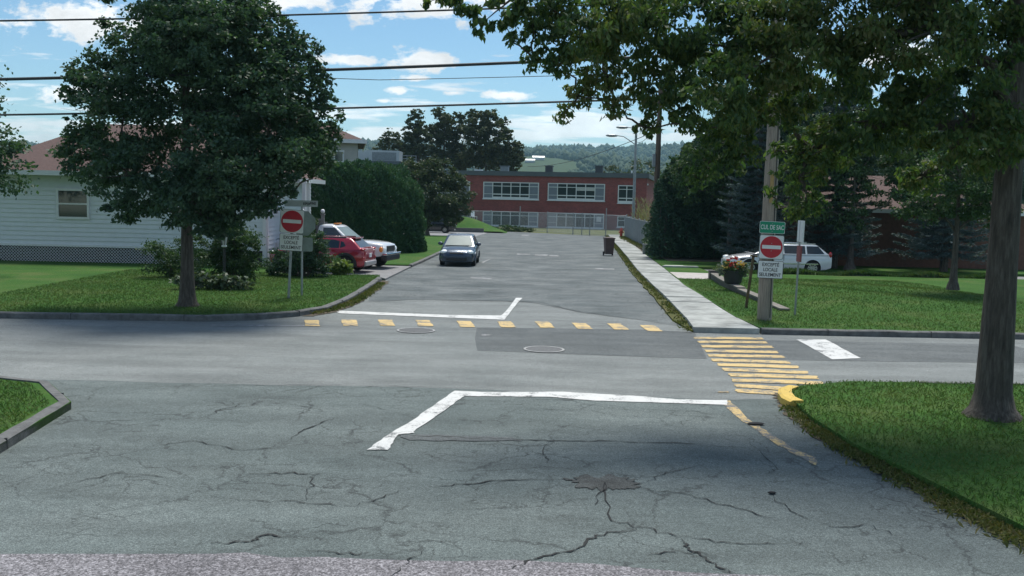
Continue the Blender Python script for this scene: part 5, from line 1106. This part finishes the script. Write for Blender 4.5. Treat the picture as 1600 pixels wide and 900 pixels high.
# dark cedars on the right
def cedar(px, top, Yd, r_, seed, first=None):
    c_ = P(px, top, Yd); B_ = (c_.x, Yd, .14); h = c_.z
    t = thing('cedar_tree', 'dark cedar standing in the dense row behind the right lawn', 'tree', B_, group='dark cedars behind the right lawn')
    g = np.random.default_rng(seed); n = int(2300 * h * r_ * .75); z = .12 + (h - .15) * g.uniform(0, 1, n) ** 1.1; k = np.clip((h - z) / (h - .1), 0, 1) ** .5; k *= .72 + .28 * np.clip((z - .2) / 1.3, 0, 1)
    th = g.uniform(0, 2 * math.pi, n); lob = 1 + .22 * np.sin(th * 5 + z * 3) + .18 * np.sin(z * 5.2 + th * 2)
    rr = r_ * k * lob * (1 - np.abs(g.normal(size=n)) * .16); p = np.stack([rr * np.cos(th), rr * np.sin(th), z], 1); dirs = np.stack([np.cos(th), np.sin(th), .2 + 0 * th], 1)
    leaves('crown', p, .17, L_CEDAR, t, .4, .25, dirs, .8, seed)
    m = MB(); m.tube([(0, 0, -.2), (.03, 0, h * .5), (0, 0, h * .93)], [.13, .09, .02], 8)
    for q in range(3): a = seed + q * 2.1; m.tube([(.25 * math.cos(a), .25 * math.sin(a), -.1), (.45 * math.cos(a), .45 * math.sin(a), 1.5), (.35 * math.cos(a), .35 * math.sin(a), 3)], [.06, .05, .03], 6)
    m.build('trunk', simple('grey cedar bark', (.13, .115, .10), .95, .35, 9, bmp=.5, sc=(3, 3, .3)), t, smooth=50); return t
for i, (px_, top, Yd, r_) in enumerate(((1043, 268, 53.4, 1.15), (1058, 250, 54.6, 1.4), (1078, 226, 53.8, 1.55), (1096, 214, 55, 1.6), (1116, 196, 54, 1.7), (1138, 178, 55, 1.8), (1160, 160, 55.5, 1.8), (1184, 145, 56, 1.9), (1210, 130, 56, 1.9), (1245, 110, 57, 2.0), (1290, 140, 58, 2.0), (1340, 110, 60, 2.1), (1400, 130, 62, 2.2), (1470, 110, 63, 2.2), (1540, 130, 62, 2.2), (1600, 100, 62, 2.3))): cedar(px_, top, Yd, r_, 100 + i)
B = (11.6, 51.6, .14); tree('small_maple', 'leafy green tree with drooping crown in front of the dark cedars, left of the spruces', 'tree', B, 2.2, .14, pblobs([(1060, 268, 26, 51.4), (1088, 245, 34, 51.5), (1120, 215, 42, 51.8), (1110, 268, 36, 51.2), (1150, 190, 48, 52), (1140, 240, 42, 51.6), (1185, 170, 55, 52.2), (1075, 300, 22, 51.2), (1165, 225, 40, 51.6), (1225, 150, 60, 52.5), (1130, 290, 26, 51)], B), 26000, .17, L_SHRUB, 14, kc=36, cr=.22, droop=.5)
B = (16.5, 46.9, .3); tree('small_maple', 'broad leafy tree behind the white car, hiding the brown brick house', 'tree', B, 2.0, .15, pblobs([(1250, 255, 50, 47.2), (1295, 235, 65, 47.4), (1340, 275, 55, 47), (1262, 325, 34, 46.8), (1375, 225, 70, 47.5), (1405, 300, 45, 47), (1320, 335, 36, 46.8), (1440, 240, 60, 47.8)], B), 26000, .16, L_SHRUB, 15, kc=38, cr=.21, droop=.5)
def spruce(label, x, y, h, r_, seed):
    t = thing('blue_spruce', label, 'tree', (x, y, .3)); g = np.random.default_rng(seed); m = MB(); m.tube([(0, 0, -.3), (0, 0, h * .5), (0, 0, h)], [.2, .13, .02], 10); pts = []; dr_ = []
    z = .9
    while z < h - .2:
        k = ((h - z) / h) ** .8; nb_ = int(7 + 5 * k); a0 = g.uniform(0, 6)
        for i in range(nb_):
            a = a0 + i * 6.283 / nb_ + g.uniform(-.2, .2); L = r_ * k * g.uniform(.75, 1.1); dz = -.12 * L
            d = np.array([math.cos(a), math.sin(a), 0]); st = np.array([0, 0, z]); en = st + d * L + np.array([0, 0, dz + .10 * L]); mid = st + d * L * .55 + np.array([0, 0, dz])
            m.tube([st, mid, en], [.03, .02, .006], 5)
            ns = int(170 * L); tt = g.uniform(.12, 1, ns); base = np.where(tt[:, None] < .55, st + (mid - st) * (tt[:, None] / .55), mid + (en - mid) * ((tt[:, None] - .55) / .45))
            side = np.array([-d[1], d[0], 0]); w = g.normal(size=ns) * .22 * L * (1.15 - tt); q = base + side * w[:, None] + np.array([0, 0, 1]) * (-np.abs(w) * .25 + g.normal(size=ns) * .03)[:, None]
            pts.append(q); dr_.append(np.tile(d, (ns, 1)) + side * np.sign(w)[:, None] * .6)
        z += .30 + .1 * k
    m.build('trunk', BARK, t); leaves('crown', np.concatenate(pts), .13, L_SPRUCE, t, .28, -.05, np.concatenate(dr_), 1.6, seed); return t
spruce('blue grey spruce rising directly left of the right utility pole', 12.35, 48.8, 9.5, 2.7, 1)
spruce('blue grey spruce behind the white car, right of the utility pole', 16.2, 48.4, 10.5, 2.6, 2)
spruce('blue grey spruce furthest to the right behind the white car', 21.4, 47.6, 9.0, 2.8, 3)
# more greenery at the sides
B = (-20.5, 34, .1); tree('maple_tree', 'leafy tree standing left of the white house wing, furthest left in view', 'tree', B, 2.4, .2, [(0, 0, 5.2, 2.6, 2.6, 2.2), (1.8, -.3, 4.2, 1.8, 1.8, 1.4), (-1.9, 0, 4.4, 2, 2, 1.6), (.3, 0, 7.2, 2, 2, 1.7), (.8, -.6, 3.4, 1.6, 1.4, 1)], 26000, .15, L_DARK, 12, kc=40, cr=.24, aspect=.6)
B = (15.2, 33, .6); tree('small_maple', 'young green tree on the raised lawn at the far right edge of the view', 'tree', B, 1.8, .11, [(0, 0, 3.6, 1.5, 1.5, 1.4), (.9, 0, 2.8, 1.0, 1, .8), (-.9, .2, 2.9, 1.0, 1, .8), (0, 0, 4.9, 1.0, 1, .9)], 14000, .12, L_SHRUB, 13, kc=30, cr=.26)
def shrub(label, loc, blobs, n, leaf, mat, seed, name='shrub', cat='shrub', group=None, **k):
    t = thing(name, label, cat, loc, group=group); p, o_ = clump_points(blobs, n, seed, kc=k.get('kc', 30), cr=k.get('cr', .26), shell=k.get('shell', .6)); p[:, 2] = np.maximum(p[:, 2], .03)
    leaves('foliage', p, leaf, mat, t, k.get('aspect', .6), k.get('droop', .15), o_, .8, seed); m = MB(); g = random.Random(seed)
    for b in blobs:
        for q in range(3): m.tube([(g.uniform(-.1, .1), g.uniform(-.1, .1), -.1), (b[0] * .5, b[1] * .5, b[2] * .5), (b[0] + g.uniform(-.5, .5) * b[3], b[1] + g.uniform(-.5, .5) * b[4], b[2] + b[5] * .4)], [.025, .018, .006], 5)
    m.build('stem', BARK, t); return t
shrub('large loose shrub at the corner of the white house beside the lantern', (-9.75, 33.4, .1), [(0, 0, 1.0, .95, .8, .9), (.55, -.1, .6, .55, .5, .55), (-.7, 0, .9, .9, .8, .85), (-.2, 0, 1.5, .7, .6, .55), (.3, 0, 1.3, .6, .6, .5)], 15000, .085, L_SHRUB, 70)
shrub('rounded bush by the white house wall left of the lantern', (-12.3, 34.5, .1), [(0, 0, .8, 1.0, .8, .8), (.9, 0, .6, .7, .6, .6)], 6000, .08, L_SHRUB, 71)
shrub('dense dark bush behind the left sign posts', (-7.85, 36.2, .1), [(0, 0, .8, .95, .7, .85), (.5, 0, .62, .6, .6, .62), (-.55, 0, .6, .6, .5, .6), (-1.15, .15, .55, .55, .5, .6), (.3, 0, 1.3, .55, .5, .5)], 13000, .08, L_DARK, 72)
shrub('tall narrow climbing shrub between the sign posts and the grey railing', (-7.95, 37.4, .1), [(0, 0, 1.3, .28, .35, .8), (.05, 0, 1.95, .30, .35, .40), (-.2, 0, .6, .4, .4, .6)], 3600, .075, L_SHRUB, 73)
shrub('bright yellow green hosta in front of the red crossover', (-6.9, 37.7, .1), [(0, 0, .32, .58, .5, .38)], 620, .21, L_HOSTA, 74, 'hosta', 'plant', kc=26, aspect=.62, droop=.25)
shrub('dull green hosta bed at the foot of the lantern', (-9.1, 30.5, .1), [(0, 0, .28, .6, .4, .32), (-.7, .1, .28, .55, .4, .32), (-1.3, 0, .25, .5, .4, .3), (.5, .1, .2, .35, .3, .22)], 1300, .17, L_HOSTAD, 75, 'hosta', 'plant', kc=26, aspect=.6, droop=.3)
shrub('weedy green clump at the foot of the chain link fence', (-.6, 96.3, .0), [(0, 0, .3, 1.6, .6, .45), (1.8, 0, .2, 1.0, .5, .3), (-1.6, 0, .2, .8, .5, .3)], 2200, .16, L_SHRUB, 76, 'weed_clump', 'plant')
shrub('bush at the foot of the brown utility pole along the slatted fence', (8.75, 59.5, .1), [(0, 0, .5, .5, 1.2, .6), (.1, 2.5, .6, .45, 1.4, .7)], 3000, .12, L_SHRUB, 77)
# tall feathery grass behind the slatted fence
fg = thing('feather_grass', 'tall pale feathery grass behind the far end of the slatted fence', 'plant', (10.7, 80, .1)); g = np.random.default_rng(9); pts = []; d_ = []
for i in range(150):
    x, y = g.uniform(-.5, .7), g.uniform(-4, 3); hgt = g.uniform(1.8, 3.4); lx_ = g.normal() * .35
    for q in range(9): t = q / 8; pts.append((x + lx_ * t * t, y, hgt * t)); d_.append((lx_ * t, 0, 2.2))
leaves('blades', np.array(pts), .42, leaf_mat('straw grass', [(.16, .16, .07), (.28, .25, .14), (.36, .30, .18)], .2), fg, .12, 0, np.array(d_), 1.5, 9)
# grass blades on the lawns in view (uncountable)
def in_poly(px_, py_, poly):
    ins = np.zeros(len(px_), bool); n = len(poly); j = n - 1
    for i in range(n):
        xi, yi = poly[i]; xj, yj = poly[j]; c_ = ((yi > py_) != (yj > py_)) & (px_ < (xj - xi) * (py_ - yi) / (yj - yi + 1e-12) + xi); ins ^= c_; j = i
    return ins
def blades(label, poly, zf_, n, size, seed, box, mat=BLADE, name='grass'):
    g = np.random.default_rng(seed); x = g.uniform(box[0], box[1], n); y = g.uniform(box[2], box[3], n); k = in_poly(x, y, poly); x, y = x[k], y[k]; z = np.array([zf_(a, b_) for a, b_ in zip(x, y)]) + size * .3
    o = leaves(name, np.stack([x, y, z], 1), size, mat, None, .16, -.75, None, 1, seed); tag(o, label, 'grass', kind='stuff')
blades('mown grass on the left corner lawn', left_lawn, lambda a, b_: .125, 60000, .075, 201, (-15, -4.9, 23.6, 37.6))
blades('mown grass beside the right sidewalk', [(6.35, 24.0), (16, 24.1), (16, 40), (6.75, 39.3), (6.35, 30), (6.22, 26.5)], lambda a, b_: max(.13, rl(a, b_) if a > 8.25 and 25.2 < b_ < 43 else 0), 50000, .075, 202, (6.2, 16, 24, 40))
blades('grass on the near right corner', [(x + .06, y - .06) for x, y in nr[1:10]] + [(15, 6.5), (15, 16.95)], lambda a, b_: .10, 62000, .075, 203, (4.3, 15, 6.5, 17))
blades('grass on the near left corner', [(-6.3, 8), (-6.3, 11), (-6.6, 13.6), (-7.6, 15), (-9, 15.5), (-13, 15.6), (-13, 8)], lambda a, b_: .12, 40000, .075, 204, (-13, -6, 8, 15.7))
blades('longer unmown grass in front of the white car', [(9.1, 42.9), (22, 42.9), (22, 43.5), (9.1, 43.5)], lambda a, b_: .12 + .08 * math.sin(a * 2.1), 9000, .30, 205, (9.1, 22, 42.9, 43.5))
def tufts(label, line, wdt, n, size, seed, mat, z=.05):
    g = np.random.default_rng(seed); L = [np.array(p) for p in line]; cum = np.cumsum([0] + [np.linalg.norm(L[i + 1] - L[i]) for i in range(len(L) - 1)]); ct = g.uniform(0, cum[-1], n // 14); q = np.repeat(ct, 14) + g.normal(size=(n // 14) * 14) * .06
    q = np.clip(q, 0, cum[-1]); x = np.interp(q, cum, [p[0] for p in L]) + g.normal(size=len(q)) * wdt; y = np.interp(q, cum, [p[1] for p in L]) + g.normal(size=len(q)) * .04
    o = leaves('weeds', np.stack([x, y, np.full(len(q), z)], 1), size, mat, None, .3, -.5, None, 1, seed); tag(o, label, 'weeds', kind='stuff')
tufts('weeds growing along the left kerb at the corner', [(-5.35, 25.6), (-5.0, 26.8), (-4.78, 28.5), (-4.74, 31), (-4.85, 35)], .09, 2600, .13, 211, WEED)
tufts('weeds in the strip between street and sidewalk', [(x - .12, y) for x, y in sw_l], .10, 5200, .12, 212, WEED, .07)
tufts('weeds at the edge of the near right corner', [(4.5, 15.0), (4.4, 14), (4.45, 12.5), (4.8, 10), (5.3, 7.5)], .10, 4200, .09, 213, WEED, .04)
tufts('weeds along the foot of the slatted fence', [(8.95, 63), (9.05, 70), (9.4, 80), (9.7, 85)], .14, 2600, .22, 214, WEED, .16)

# ------------------------------------------------------------------ the air
hz = MB().box((0, 1980, 90), (8900, 4600, 184)).build('haze', bpy.data.materials.new('air')); tag(hz, 'thin bluish summer haze in the air over the valley', 'haze', kind='stuff')
am = hz.data.materials[0]; am.use_nodes = True; an = am.node_tree; an.nodes.remove(an.nodes['Principled BSDF'])
pv = an.nodes.new('ShaderNodeVolumePrincipled'); pv.inputs['Color'].default_value = (.50, .84, 1, 1); pv.inputs['Density'].default_value = .00016; pv.inputs['Anisotropy'].default_value = .2
an.links.new(pv.outputs[0], an.nodes['Material Output'].inputs['Volume'])
